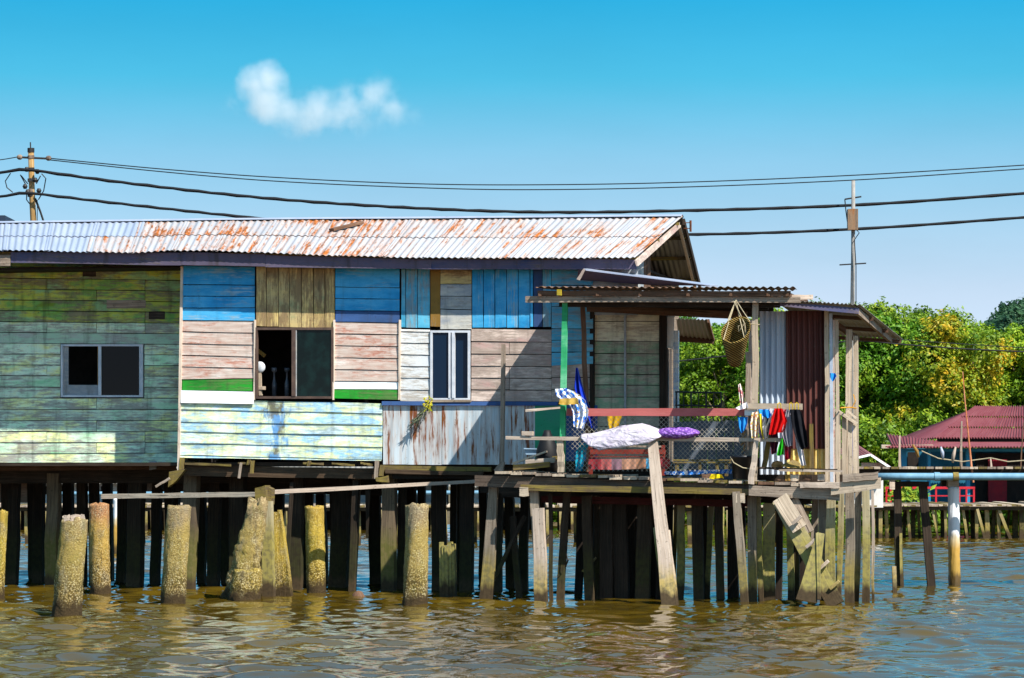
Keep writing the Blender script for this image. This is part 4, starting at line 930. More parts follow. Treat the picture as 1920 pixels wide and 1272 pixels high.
solo('yellow_rag', drape([(1334, 889), (1330, 897)], [(1352, 890), (1358, 898)], P(.08), 2, .03), cloth('cloth_yellow', '#e0c81a', '#cdb414'), 'bright yellow rag on the deck edge left of the bucket', 'cloth', smooth=True)
gw = thing('grey_partition', 'grey blue boarded partition seen through the wire mesh', 'partition', on(1328, 880, P(-2.4)))
x = 1263.0
while x < 1394:
    plank(gw, pq(x, 790+R.uniform(-2, 2), x+15.4, 903, P(-2.4)), plain('paint_slate', '#4c535e', '#5a616c', .8, var=.2) if x < 1270 else gw.children[0].data.materials[0], vertical=True); x += 16
rb = thing('iron_railing', 'thin black iron railing at the back of the porch before the trees', 'railing', on(1312, 800, P(-2.6)))
m_iron = plain('iron_black', '#15161a', '#22242a', .5)
for y in (735, 760): mb = MB(); mb.tube([on(1266, y, P(-2.6)), on(1352, y+2, P(-2.6))], .014, 6); part('rail', mb, m_iron, rb)
for x in range(1268, 1356, 14): mb = MB(); mb.tube([on(x, 735, P(-2.6)), on(x, 800, P(-2.6))], .009 if x % 4 else .015, 6); part('baluster', mb, m_iron, rb)
mb = MB(); c = on(1396, 850, P(-.5))
for k in range(9):
    mb.tube([on(1392+R.uniform(-3, 3), 800+k*7, P(-.4)), on(1398+R.uniform(-3, 3), 790+k*7, P(-.35)), on(1405, 785+k*7, P(-.4)), on(1402, 802+k*7, P(-.45))], .014, 5)
solo('rope_coil', mb, plain('rope_tan', '#b08c5a', '#8f6c40', .9), 'coil of tan rope hanging on the corner post behind the mesh', 'rope')
mb = MB(); board(mb, (on(1395, 858, P(-2.7)), on(1610, 862, P(-2.7)), on(1610, 925, P(-2.7)), on(1395, 915, P(-2.7))), FN, .05, 0, 3, .003); part('skirt_board', mb, m_dark, shed)
# left of the porch: offcuts, tray, sack, rod
m_tray = plain('tray_metal', '#8fa8bc', '#7890a6', .35)
mb = MB(); board(mb, (on(983, 842, P(-.9)), on(1022, 843, P(-.9)), on(1022, 853, P(-.9)), on(986, 853, P(-.9))), FN, .25, 0, 2, .002); board(mb, (on(982, 840.5, P(-.87)), on(1024, 841.5, P(-.87)), on(1024, 843.4, P(-.87)), on(982, 842.4, P(-.87))), FN, .31, 0, 2, .002); solo('wash_basin', mb, m_tray, 'pale blue metal basin on the deck left of the corner post', 'basin')
sk = MB(); lathe(sk, on(1026, 884, P(-.6)), [(0, 0), (.15, 0), (.19, .15), (.17, .35), (.12, .5), (.07, .6), (.05, .66), (0, .66)], 14); solo('black_sack', sk, plain('sack_black', '#0d0d10', '#17171b', .6), 'black sack slumped behind the corner post of the porch', 'sack', smooth=True)
mb = MB(); board(mb, pq(978, 809, 998, 817, P(.14)), FN, .15, 0, 2, .003); solo('wood_block', mb, m_postp, 'pale wooden block resting on the left end of the lower rail', 'block')
for i, (x0, y0, x1, y1, h, m, lab) in enumerate(((962, 872, 1030, 866, 10, m_moss, 'mossy timber offcut on the deck, lowest of the left stack'), (985, 862, 1040, 858, 10, m_postp, 'pale timber offcut on top of the left stack'), (960, 868, 1024, 845, 4, m_greyl, 'thin batten leaning across the left timber stack'), (1000, 860, 1046, 855, 6, m_moss, 'short mossy batten at the back of the left stack'))):
    mb = MB(); board(mb, (on(x0, y0, P(-.1-.12*i)), on(x1, y1, P(-.1-.12*i)), on(x1, y1+h, P(-.1-.12*i)), on(x0, y0+h, P(-.1-.12*i))), FN, .09, 0, 3, .004); solo('timber_offcut', mb, m, lab, 'timber', 'timber offcuts stacked at the left of the deck')
for i, (x, y, w_, h, m, lab) in enumerate(((1465, 893, 12, 8, m_brown, 'brown wood scrap on the right deck, leftmost of the litter'), (1478, 891, 10, 11, m_brownb, 'ochre wood scrap on the right deck, second of the litter'), (1490, 889, 15, 12, m_greyl, 'pale wood scrap on the right deck, middle of the litter'), (1514, 892, 18, 8, m_brown, 'wide brown scrap on the right deck beside the pale one'), (1540, 890, 12, 12, m_postp, 'pale upright scrap on the right deck by the shed post'), (1328, 889, 22, 7, m_brown, 'brown wood scrap on the deck beside the yellow rag'))):
    mb = MB(); c = on(x, y+h/2, P(.0)); s = 49.5/FPX; mb.beam(c-FU*w_*s/2, c+FU*w_*s/2, h*s, .12, Z, 3, .012); solo('wood_scrap', mb, m, lab, 'wood scrap', 'wood scraps littering the right of the deck')
mb = MB(); mb.bar([(on(1465, 872, P(.1)), on(1488, 862, P(-.3)), on(1488, 864, P(-.3)), on(1465, 875, P(.1))), (on(1500, 877, P(.1)), on(1500, 868, P(-.3)), on(1500, 870, P(-.3)), on(1500, 879, P(.1)))]); solo('plywood_lid', mb, m_moss, 'tilted plywood lid lying on the low rail right of the washing', 'board')
mb = MB(); c = on(1458, 876, P(-.1)); lathe(mb, c-Z*.05, [(0, 0), (.07, .01), (.1, .07), (.08, .13), (0, .15)], 12); solo('coconut', mb, plain('husk', '#a07a4a', '#7a5830', .9, bump=.01), 'brown husk like a coconut beside the plywood lid', 'coconut', smooth=True)
mb = MB(); mb.tube([on(1576, 765, P(-.5)), on(1594, 764, P(-.9)), on(1606, 766, P(-.9))], .012, 5); mb.tube([on(1600, 740, P(-1.1)), on(1604, 752, P(-1.0)), on(1598, 764, P(-1.0))], .008, 5); solo('rope_tie', mb, plain('cord_orange', '#c8902a', '#b07a1c', .8), 'orange rope tied between the shed posts', 'rope')

# plant at the window sill
pot = MB(); stem = on(806, 752, F(.12))
m_lf1 = plain('leaf_dry_yellow', '#b8a820', '#8f9a20', .7); m_lf2 = plain('leaf_dry_grey', '#3c4238', '#5a6048', .8)
pl1, pl2 = MB(), MB()
def blade(mb, a, b, w_):
    d = (b-a).normalized(); s = d.cross(FN).normalized()*w_; m = a.lerp(b, .5)+FN*.02
    i = len(mb.v); mb.v += [a, m+s, b, m-s]; mb.f.append((i, i+1, i+2, i+3)); mb.uv += [(0, 0), (0, 1), (1, 1), (1, 0)]
for k in range(46):
    a = on(806+R.uniform(-12, 6), 758+R.uniform(-14, 10), F(.1+R.uniform(0, .12))); blade(pl1, a, a+FU*R.uniform(-.09, .07)+Z*R.uniform(-.10, .09)+FN*R.uniform(-.04, .06), .012)
for k in range(44):
    f = R.random(); a = on(802-20*f, 762+24*f, F(.1+R.uniform(0, .08))); blade(pl2, a, a+FU*R.uniform(-.2, .0)+Z*R.uniform(-.24, -.02)+FN*R.uniform(-.02, .05), .010)
plant = thing('sill_plant', 'dry plant with yellow tips trailing from the narrow window sill', 'plant', stem)
part('leaves', pl1, m_lf1, plant); part('dry_leaves', pl2, m_lf2, plant)
# things in the open window
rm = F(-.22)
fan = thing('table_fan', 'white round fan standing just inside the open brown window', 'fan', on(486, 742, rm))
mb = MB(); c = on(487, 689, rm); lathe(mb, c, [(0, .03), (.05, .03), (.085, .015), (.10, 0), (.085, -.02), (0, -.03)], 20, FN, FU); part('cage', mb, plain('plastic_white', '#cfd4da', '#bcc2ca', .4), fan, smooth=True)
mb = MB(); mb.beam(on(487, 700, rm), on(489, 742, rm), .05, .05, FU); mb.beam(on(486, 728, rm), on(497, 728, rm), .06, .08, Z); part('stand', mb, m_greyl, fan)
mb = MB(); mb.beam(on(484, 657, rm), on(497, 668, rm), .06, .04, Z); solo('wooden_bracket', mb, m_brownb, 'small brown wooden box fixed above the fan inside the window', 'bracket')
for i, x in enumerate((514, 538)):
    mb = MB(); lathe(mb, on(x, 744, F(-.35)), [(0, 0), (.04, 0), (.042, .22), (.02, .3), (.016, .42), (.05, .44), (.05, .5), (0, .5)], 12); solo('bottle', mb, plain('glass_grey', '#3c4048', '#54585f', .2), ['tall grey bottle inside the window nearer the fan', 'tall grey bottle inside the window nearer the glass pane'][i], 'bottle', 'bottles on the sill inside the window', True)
# free pole before the wall
mb = MB(); mb.beam(on(944, 646, P(-1.9)), on(941, 884, P(-1.9)), .065, .065, FU, 6, .004); mb.beam(on(944, 866, P(-1.85)), on(934, 886, P(-1.85)), .06, .06, FU, 2, wd2=.16); solo('standing_pole', mb, m_grey, 'thin grey square pole standing before the whitewashed wall beside the porch', 'pole')
# ================================================================ FREE-STANDING PILES IN THE RIVER
m_pile = pilemat('pile_crusted', '#9a8560', '#a08a4e', '#80693c', .42)
m_pile2 = pilemat('pile_mossy', '#a88c3e', '#b2983f', '#947a38', .6)
m_pile3 = pilemat('pile_reddish', '#ac7a52', '#b0904a', '#93783c', .3)
GP = 'broken round piles standing free in the river'
def depth(yb): return CAMZ*FPX/(yb-HOR)
def roundpile(xt, yt, xb, yb, wt, wb, mat, lab, ragged=.03, Y=None, rubble=0, name='river_pile', group=GP, rough=1.0):
    Y = Y or depth(yb); pl = Yp(Y); s = Y/FPX
    a, b = on(xt, yt, pl), on(xb, yb, pl); k = (a.z+1.0)/(a.z-b.z); e = a+(b-a)*k
    n, m = 40, 64; mb = MB(); rows = []
    ph = R.uniform(0, 6)
    for i in range(m+1):
        f = i/m; c = a.lerp(e, f); r = (wt+(wb-wt)*min(1, f*k))*s/2; row = []
        for j in range(n+1):
            th = 2*math.pi*(j % n)/n
            rr = r*(1+.035*math.sin(3*th+ph+f*5)+.02*math.sin(7*th+f*11)+.02*math.sin(13*th+f*31+ph))
            q_ = Vector((math.cos(th)*rr*9, math.sin(th)*rr*9, c.z*9+ph*7)); rr *= 1+rough*(.035*mnoise.noise(q_*.5)+.028*mnoise.noise(q_)+.04*mnoise.noise(q_*2.7))*(1+.6*max(0, 1-c.z))
            p = c+Vector((math.cos(th)*rr, math.sin(th)*rr, 0))
            if i == 0: p.z += ragged*(math.sin(2*th+ph)+.6*math.sin(5*th+ph*2)+.5*math.sin(9*th))
            row.append(p)
        rows.append(row)
    ctr = a+Z*ragged*.3
    rows.insert(0, [ctr.lerp(p, .55)+Z*R.uniform(-.02, .03) for p in rows[0][:-1]]); rows[0].append(rows[0][0])
    rows.insert(0, [ctr]*(n+1))
    mb.grid(rows)
    if not rubble: return solo(name, mb, mat, lab, 'pile', group, True, base=Vector((e.x, e.y, e.z)))
    t_ = thing(name, lab, 'pile', e, group); part('shaft', mb, mat, t_, smooth=True)
    rb_ = MB()
    for q in range(rubble):
        c = a+Vector((R.uniform(-.8, .8)*wt*s/2, R.uniform(-.5, .5)*wt*s/2, R.uniform(.0, .05))); z_ = R.uniform(.02, .045)
        rb_.beam(c-Vector((z_, 0, 0)), c+Vector((z_, 0, z_*.5)), z_*1.6, z_*1.4, Z, 2, .01)
    part('rubble', rb_, m_postp, t_); return t_
roundpile(140, 976, 125, 1152, 50, 54, m_pile, 'thick crusted pile leaning right with crumbled top, nearest at the left', .03, rubble=22)
roundpile(186, 946, 188, 1109, 37, 38, m_pile3, 'reddish brown round pile just right of the leaning crusted one', .015, Y=53.6)
roundpile(336, 951, 325, 1132, 44, 46, m_pile, 'grey crusted pile leaning right below the corner of the green wing', .02)
roundpile(589, 951, 593, 1107, 35, 36, m_pile2, 'mossy yellow green round pile between the broken slab pile and the thick crusted pile', .012, Y=53.4)
roundpile(782, 949, 778, 1135, 42, 46, m_pile, 'thick crusted round pile left of the splintered stump', .03)
roundpile(2, 960, -8, 1124, 26, 30, m_pile2, 'pile cut by the left edge of the picture', .02)
# splintered stump
mb = MB(); pl = F(1.9); a, b = on(839, 1022, pl), on(843, 1122, pl); e = b-Z*.9
def ragged_post(mb, a, e, w0, w1, d, teeth=.06):
    n = 5; top = []; 
    for i in range(n):
        f0, f1 = -.5+i/n, -.5+(i+1)/n
        h = Z*R.uniform(-teeth, teeth)
        secs = []
        for c, w_ in ((a+h, w0), (a.lerp(e, .4), (w0+w1)/2), (e, w1)):
            x0, x1 = FU*(w_*f0), FU*(w_*f1); dd = FN*(d/2*(1-.5*abs(f0+f1)))
            secs.append((c+x0-dd, c+x1-dd, c+x1+dd, c+x0+dd))
        mb.bar(secs)
ragged_post(mb, a, e, .25, .28, .22, .05); solo('splintered_stump', mb, m_posty, 'short splintered post stump right of the thick crusted pile', 'post')
# the broken group at the middle left
pl = F(2.0)
grp = 'broken pile group under the pale blue boards'
roundpile(484, 945, 452, 1110, 36, 62, m_pile, 'tall split pile with rough barnacled face leaning right in the broken group', .09, Y=51.3, group=grp, rough=3.2)
roundpile(465, 1070, 459, 1124, 52, 60, m_pile2, 'low wide mossy collar around the foot of the split pile', .015, Y=50.9, group=grp)
capb = thing('capped_post', 'square post with a mossy block cap carrying the timber rails', 'post', on(505, 1122, F(2.5)), grp)
mb = MB(); mb.beam(on(502, 940, F(2.6)), on(504, 1150, F(2.6)), .15, .15, FU, 5, .006, wd2=.2); part('shaft', mb, m_posty, capb)
mb = MB(); board(mb, (on(478, 916, F(2.75)), on(497, 911, F(2.75)), on(500, 944, F(2.75)), on(478, 940, F(2.75))), FN, .3, 0, 3, .008); board(mb, (on(498, 911, F(2.6)), on(509, 918, F(2.6)), on(508, 946, F(2.6)), on(500, 944, F(2.6))), FN, .2, 0, 3, .008); part('cap', mb, m_moss, capb)
mb = MB(); ragged_post(mb, on(517, 958, F(2.1)), on(530, 1118, F(2.1))-Z*.8, .17, .52, .26, .05); solo('slab_pile', mb, m_pile2, 'wedge shaped slab pile widening to its foot, right in the broken group', 'pile', grp)
mb = MB(); mb.tube([on(672, 1117, Yp(51.8))-Z*.12, on(672, 1121, Yp(51.8)), on(670, 1114, Yp(51.8))+Z*.02, on(669, 1112, Yp(51.8))+Z*.03], [.12, .12, .08, .03], 10); solo('floating_stump', mb, m_brown, 'small brown rounded stump just breaking the water surface', 'stump', smooth=True)
# timber rails on the piles
def raillog(x0, y0, x1, y1, h0, h1, o0, o1, m, lab):
    a, b = on(x0, y0, F(o0)), on(x1, y1, F(o1)); mb = MB(); mb.beam(a, b, h0*a.y/FPX, .10, Z, 8, .004, wd2=h1*b.y/FPX); return solo('timber_rail', mb, m, lab, 'timber', 'long timbers lying on the piles')
raillog(193, 931, 484, 927, 9, 9, 1.2, 2.3, m_greyl, 'long pale timber lying level on the piles left of the capped post')
raillog(507, 923, 892, 903, 8, 6, 2.3, .35, m_postp, 'long thin timber running from the capped post up to the deck beam')

# ================================================================ RIGHT: HIGH WALKWAY WITH PIPE
m_pipe = plain('pipe_blue_grey', '#6f97ae', '#5f879f', .4, dirt=.25)
wk = thing('high_walkway', 'high narrow timber walkway running out of the picture at the right', 'walkway', on(1780, 1095, Yp(57)))
W0 = 57.0
xx = 1604.0
while xx < 2060:
    mb = MB(); a = on(xx+8, 877.5, Yp(W0-.1)); mb.beam(a, a+Vector((0, 1.5, 0)), R.uniform(.11, .17), .04, Vector((1, 0, 0)), 2, .006); part('deck_plank', mb, R.choice([m_greyl, m_grey, m_moss]), wk); xx += 16.5
mb = MB(); board(mb, (on(1600, 878.5, Yp(W0)), on(2060, 879.5, Yp(W0)), on(2060, 889, Yp(W0)), on(1600, 887, Yp(W0))), Vector((0, -1, 0)), .12, 0, 10, .004); part('beam', mb, m_dark, wk)
mb = MB(); board(mb, (on(1600, 880, Yp(W0+1.3)), on(2060, 880, Yp(W0+1.3)), on(2060, 890, Yp(W0+1.3)), on(1600, 889, Yp(W0+1.3))), Vector((0, -1, 0)), .12, 0, 6, .004); part('beam', mb, m_dark, wk)
def wp(xt, yt, xb, yb, w_, Y, m, nm='post'):
    a, b = on(xt, yt, Yp(Y)), on(xb, yb, Yp(Y)); k = (a.z+1)/(a.z-b.z); mb = MB(); mb.beam(a, a+(b-a)*k, w_*Y/FPX, w_*.8*Y/FPX, Vector((1, 0, 0)), 6, .006); part(nm, mb, m, wk)
wp(1682, 905, 1687, 1102, 14, W0+.3, m_postd); wp(1689, 1000, 1690, 1102, 5, W0+.2, m_posty); wp(1730, 905, 1745, 1088, 15, W0+.3, m_dark)
mb = MB(); board(mb, pq(1668, 903, 1742, 913, Yp(W0+.2)), Vector((0, -1, 0)), .15, 0, 4, .005); part('beam', mb, m_dark, wk)
mb = MB(); board(mb, pq(1668, 900, 1678, 918, Yp(W0+.05)), Vector((0, -1, 0)), .1, 0, 2, .005); part('beam_end', mb, m_postp, wk)
mb = MB(); pts = [on(x, 894, Yp(W0-.25)) for x in (1640, 1700, 1760, 1830, 1920, 2060)]; mb.tube(pts, .065, 14); pipe = solo('water_pipe', mb, m_pipe, 'long blue grey water pipe fixed under the high walkway', 'pipe', smooth=True)
for x in (1757, 1792):
    mb = MB(); c = on(x, 894, Yp(W0-.25)); mb.tube([c-Vector((.05, 0, 0)), c+Vector((.05, 0, 0))], .078, 14); part('clamp', mb, m_moss if x > 1780 else m_pipe, pipe)
mb = MB(); q = MB()
yb = 1097; Yw = depth(yb)
t = NT('pile_sleeve', .5, .4); z = t.sep(t.pos)[2]; n1 = t.noise(t.vec(t.pos, (12, 12, 2)), 1.0, 4)
zz = t.math('ADD', z, t.math('MULTIPLY', t.math('SUBTRACT', n1, .5), .22)); zr = t.n('ShaderNodeMapRange'); t.l(zz, zr.inputs[0]); zr.inputs[2].default_value = 1.3
m_sleeve = t.col(t.ramp(zr.outputs[0], [(0, '#4a3a1e'), (.12, '#5a451f'), (.2, '#a0803a'), (.5, '#b08a3e'), (.66, '#c0b090'), (.74, '#d8dade')]))
roundpile(1788, 914, 1790, yb, 21, 22, m_sleeve, 'white sleeved round pile with an ochre tide stain under the blue pipe', .002, Y=Yw, name='sleeved_pile', group=None)
mb = MB(); board(mb, pq(1778, 899, 1798, 915, Yp(Yw-.05)), Vector((0, -1, 0)), .22, 0, 2, .004); part('pile_cap', mb, m_greyl, wk)
mb = MB(); board(mb, pq(1766, 899, 1778, 912, Yp(Yw+.3)), Vector((0, -1, 0)), .22, 0, 2, .004); part('pile_cap', mb, m_postd, wk)
mb = MB(); a, b = on(1676, 1062, Yp(53.5)), on(1682, 1118, Yp(53.5)); mb.beam(a, b-Z*.8, .07, .07, Vector((1, 0, 0)), 3, .006); solo('thin_stake', mb, m_postp, 'thin pale stake slanting out of the water right of the porch', 'stake')
for i, (xt, yt, xb, yb_, w_, m, lab) in enumerate(((1687, 817, 1687, 879, 5, m_greyl, 'short pale post on the high walkway nearest the porch'), (1803, 790, 1802, 879, 5, m_grey, 'grey pointed post on the high walkway beside the fishing rod'), (1857, 858, 1859, 879, 4, m_postp, 'low post on the high walkway holding the rope'), (1919, 792, 1914, 879, 2.5, m_brown, 'thin brown stick on the high walkway at the right edge'), (1652, 812, 1651, 842, 5, m_greyl, 'pale post end beside the low roof corner'))):
    a, b = on(xt, yt, Yp(W0+.2)), on(xb, yb_, Yp(W0+.2)); mb = MB(); mb.beam(a, b, w_*.5*W0/FPX, w_*.8*W0/FPX, Vector((1, 0, 0)), 3, .004, wd2=w_*W0/FPX)
    if i == 4: continue
    solo('walkway_post', mb, m, lab, 'post', 'posts standing on the high walkway')
mb = MB(); mb.tube([on(1805, 697, Yp(W0)), on(1809, 750, Yp(W0)), on(1815, 810, Yp(W0)), on(1822, 880, Yp(W0)), on(1825, 905, Yp(W0+.02))], [.008, .012, .016, .02, .02], 6); solo('fishing_rod', mb, plain('rod_orange', '#b0643a', '#c88a6a', .6), 'tall thin orange rod standing against the high walkway', 'rod')
mb = MB(); mb.tube([on(1728, 846, Yp(W0)), on(1760, 860, Yp(W0)), on(1805, 866, Yp(W0)), on(1857, 859, Yp(W0)), on(1890, 866, Yp(W0)), on(1930, 863, Yp(W0)), on(2000, 860, Yp(W0))], .010, 5); solo('slack_rope', mb, m_cord, 'slack pale rope strung along the high walkway posts', 'rope')
for i, (x, y0, y1, m, dx, lab) in enumerate(((1767, 838, 860, m_roofc, -3, 'pale fish shaped cloth hanging from the walkway line, left'), (1788, 838, 868, m_postp, 4, 'brown and white cloth hanging from the walkway line, right'), (1719, 834, 858, m_brownb, -8, 'orange and white float on a slanting stick over the low roof'))):
    mb = MB(); mb.tube([on(x+dx, y0, Yp(W0)), on(x, (y0+y1)/2, Yp(W0)), on(x-dx*.4, y1, Yp(W0))], [.015, .035, .02], 7); solo('hanging_rag', mb, m, lab, 'rag', 'things hung along the walkway line', True)

# ================================================================ FAR: RED ROOFED HOUSE, LOW BOARDWALK, PALE HUTS
m_redroof = zinc('roof_maroon', '#6a2e34', '#743c40', '#4a2020', amount=.3, rough=.6, spots=False)
m_teal = plain('wall_teal', '#12566e', '#1a6680', .8, 3, dirt=.3); m_tealp = plain('post_teal', '#2a86a8', '#2478a0', .7)
m_dkshade = plain('shade_dark', '#1a1512', '#241c18', .9); m_crim = plain('door_crimson', '#8a1020', '#761020', .7)  # first colour stands for shade in openings, eave gap and below floors
RY = 110.0
rh = thing('red_roofed_house', 'teal stilt house with a maroon hipped roof beyond the right walkway', 'house', on(1850, 950, Yp(RY+3)))
def far_box(x0, y0, x1, y1, Y, dep, m, nm, par):
    mb = MB(); board(mb, pq(x0, y0, x1, y1, Yp(Y)), Vector((0, -1, 0)), dep, 0, 2, .0); return part(nm, mb, m, par)
def sheet(par, tl, tr, br, bl, waves, m, nm='roof_sheet', amp=.03, rows=2):
    mb = MB(); corr(mb, tl, tr, br, bl, waves, amp, rows, .02, 6); return part(nm, mb, m, par)
# main hip roof in courses, front face and left hip
for r, (g0, g1) in enumerate(((0, .36), (.34, .68), (.66, 1.0))):
    tl0, tr0 = on(1828, 767, Yp(RY+6)), on(2010, 767, Yp(RY+6)); bl0, br0 = on(1752, 821, Yp(RY)), on(2090, 821, Yp(RY)); up = Z*(.05*(2-r))
    sheet(rh, tl0.lerp(bl0, g0)+up, tr0.lerp(br0, g0)+up, tr0.lerp(br0, g1)+up, tl0.lerp(bl0, g1)+up, 46+8*r, m_redroof)
tl0 = on(1828, 767, Yp(RY+6)); bl0 = on(1752, 821, Yp(RY)); b2 = bl0+Vector((0, 12, 0))
sheet(rh, tl0+Vector((0, .5, 0)), tl0, bl0, b2, 20, m_redroof)
far_box(1758, 820, 2080, 832, RY+.15, .2, m_dkshade, 'eave_shade', rh)  # dark strip painted for the shaded gap between the two roofs
sheet(rh, on(1752, 830, Yp(RY)), on(2080, 830, Yp(RY)), on(2080, 838, Yp(RY-2.4)), on(1660, 838, Yp(RY-2.4)), 70, m_redroof)
sheet(rh, on(1662, 814, Yp(RY+.5)), on(1760, 827, Yp(RY)), on(1750, 838, Yp(RY-2.2)), on(1672, 834, Yp(RY-2.2)), 16, m_redroof)
far_box(1653, 834, 1750, 841, RY-2.0, .2, m_greyl, 'fascia_board', rh)
far_box(1690, 841, 2080, 948, RY+.9, .2, m_teal, 'wall', rh)
far_box(1702, 848, 1722, 874, RY+.7, .1, m_dkshade, 'window', rh)
for x in (1690, 1695): pass
for x, w_ in ((1691, 9), (1812, 7), (1740, 5)): far_box(x, 841, x+w_, 948, RY-1.4, .25, m_tealp, 'veranda_post', rh)
far_box(1690, 842, 2080, 847, RY-1.3, .2, m_tealp, 'veranda_beam', rh)
far_box(1830, 850, 1925, 948, RY+.6, .2, m_dkshade, 'doorway', rh); far_box(1853, 862, 1888, 948, RY+.4, .1, m_crim, 'door', rh)
far_box(1640, 945, 2080, 952, RY-2.0, 8.0, m_grey, 'floor', rh)
rr = thing('red_railing', 'bright red balustrade of the veranda of the maroon roofed house', 'railing', on(1745, 948, Yp(RY-2.2)))
m_rr = plain('paint_red_bright', '#c0202c', '#a81a26', .6, dirt=.1)
def bar2(x0, y0, x1, y1, w_, Y, m, par, nm):
    mb = MB(); a, b = on(x0, y0, Yp(Y)), on(x1, y1, Yp(Y)); mb.beam(a, b, w_*Y/FPX, w_*Y/FPX, Z if abs(x1-x0) > abs(y1-y0) else Vector((1, 0, 0)), 1, 0); part(nm, mb, m, par)
for y, w_ in ((915, 4.2), (930, 2.2), (944, 3)): bar2(1660, y, 1828, y, w_, RY-2.2, m_rr, rr, 'rail')
for x in (1662, 1670, 1688, 1707, 1729, 1755, 1780, 1799, 1812, 1826): bar2(x, 914, x, 946, 3.2, RY-2.2, m_rr, rr, 'baluster')
pp = MB()
for k in range(150):
    c = on(1706+R.gauss(0, 14), 930+R.gauss(0, 7), Yp(RY-2.8+R.uniform(-.3, .3))); a = c+Vector((R.uniform(-.3, .3), R.uniform(-.1, .1), R.uniform(-.25, .3))); blade(pp, c, a, .06)
solo('veranda_plants', pp, plain('leaf_yellow_green', '#8f9a20', '#3f7a20', .7), 'yellow green potted plants along the red balustrade', 'plants', kind='stuff')
# low boardwalk right
m_farp = rawwood('far_post', ['#6a5a42', '#9a8a64', '#b8a67c'], tide=('#8a7a3a', .5), wet=.25); m_fard = rawwood('far_post_dark', ['#2a221b', '#443828', '#5d4f3a'], tide=('#3f3a1c', .5))
def boardwalk(label, x0, x1, yd, Y, wid, posts, m1, nm='low_boardwalk', base=None):
    th = thing(nm, label, 'walkway', on((x0+x1)/2, 1000, Yp(Y)), 'low boardwalks in the background')
    x = x0
    while x < x1:
        wpx = R.uniform(7, 10); mb = MB(); a = on(x, yd+R.uniform(-.6, .6), Yp(Y-.1)); mb.beam(a, a+Vector((0, wid, R.uniform(-.03, .05))), wpx*.92*Y/FPX, .05, Vector((1, 0, 0)), 1, 0); part('deck_plank', mb, R.choice([m_grey, m_greyl, m_moss]), th); x += wpx
    mb = MB(); board(mb, pq(x0, yd+2, x1, yd+9, Yp(Y)), Vector((0, -1, 0)), .2, 0, 6, .01); part('beam', mb, m_fard, th)
    for xt, dx, w_, dY, m in posts:
        a = on(xt, yd+6, Yp(Y+dY)); b = on(xt+dx, yd+60, Yp(Y+dY)); k = (a.z+.8)/(a.z-b.z); mb = MB(); s = w_*(Y)/FPX; mb.beam(a, a+(b-a)*k, s, s, Vector((1, 0, 0)), 3, .01); part('post', mb, m, th)
    return th
boardwalk('low boardwalk on many thin posts below the maroon roofed house', 1630, 2060, 948, 99.0, 6.0,
    [(1637, 0, 6, .2, m_farp), (1651, 0, 7, .2, m_farp), (1645, 1, 6, 2, m_fard), (1661, 2, 6, .4, m_farp), (1672, 0, 7, 2, m_fard), (1702, 4, 5, .3, m_farp), (1697, -2, 6, 3, m_fard), (1712, 0, 8, 1.5, m_fard), (1722, 2, 5, 2.5, m_farp), (1748, 10, 4, .1, m_farp), (1754, 4, 3, .4, m_farp), (1772, 1, 5, .2, m_farp), (1768, 0, 8, 2, m_fard), (1805, 8, 5, .2, m_farp), (1812, 0, 8, 1.8, m_fard), (1831, 0, 6, .3, m_farp), (1824, 1, 9, 2.4, m_fard), (1832, 14, 5, 0, m_farp), (1850, 1, 8, .3, m_farp), (1864, -2, 7, 1, m_fard), (1871, 2, 6, .2, m_farp), (1872, 22, 6, .1, m_farp), (1904, 0, 10, .8, m_fard), (1915, 0, 8, .3, m_fard), (1893, -6, 5, 3, m_fard), (1940, 0, 7, .3, m_farp), (1965, 0, 7, .3, m_fard), (1990, 3, 7, .3, m_farp), (2020, 0, 7, .3, m_fard)], m_grey)
boardwalk('low boardwalk glimpsed between the stilts under the long house', -60, 1640, 950, 92.0, 2.5,
    [(x+R.uniform(-8, 8), R.uniform(-2, 3), R.uniform(5, 9), R.choice([0, .3, 1.8]), R.choice([m_farp, m_farp, m_fard])) for x in range(-50, 1630, 24)], m_grey)
m_hutw = plain('hut_wall', '#b8bcc0', '#a8a4a0', .8); m_hutb = plain('hut_wall_brown', '#4a3a30', '#5d4c40', .9); m_hutg = plain('hut_wall_grey', '#6f757a', '#85888a', .8)
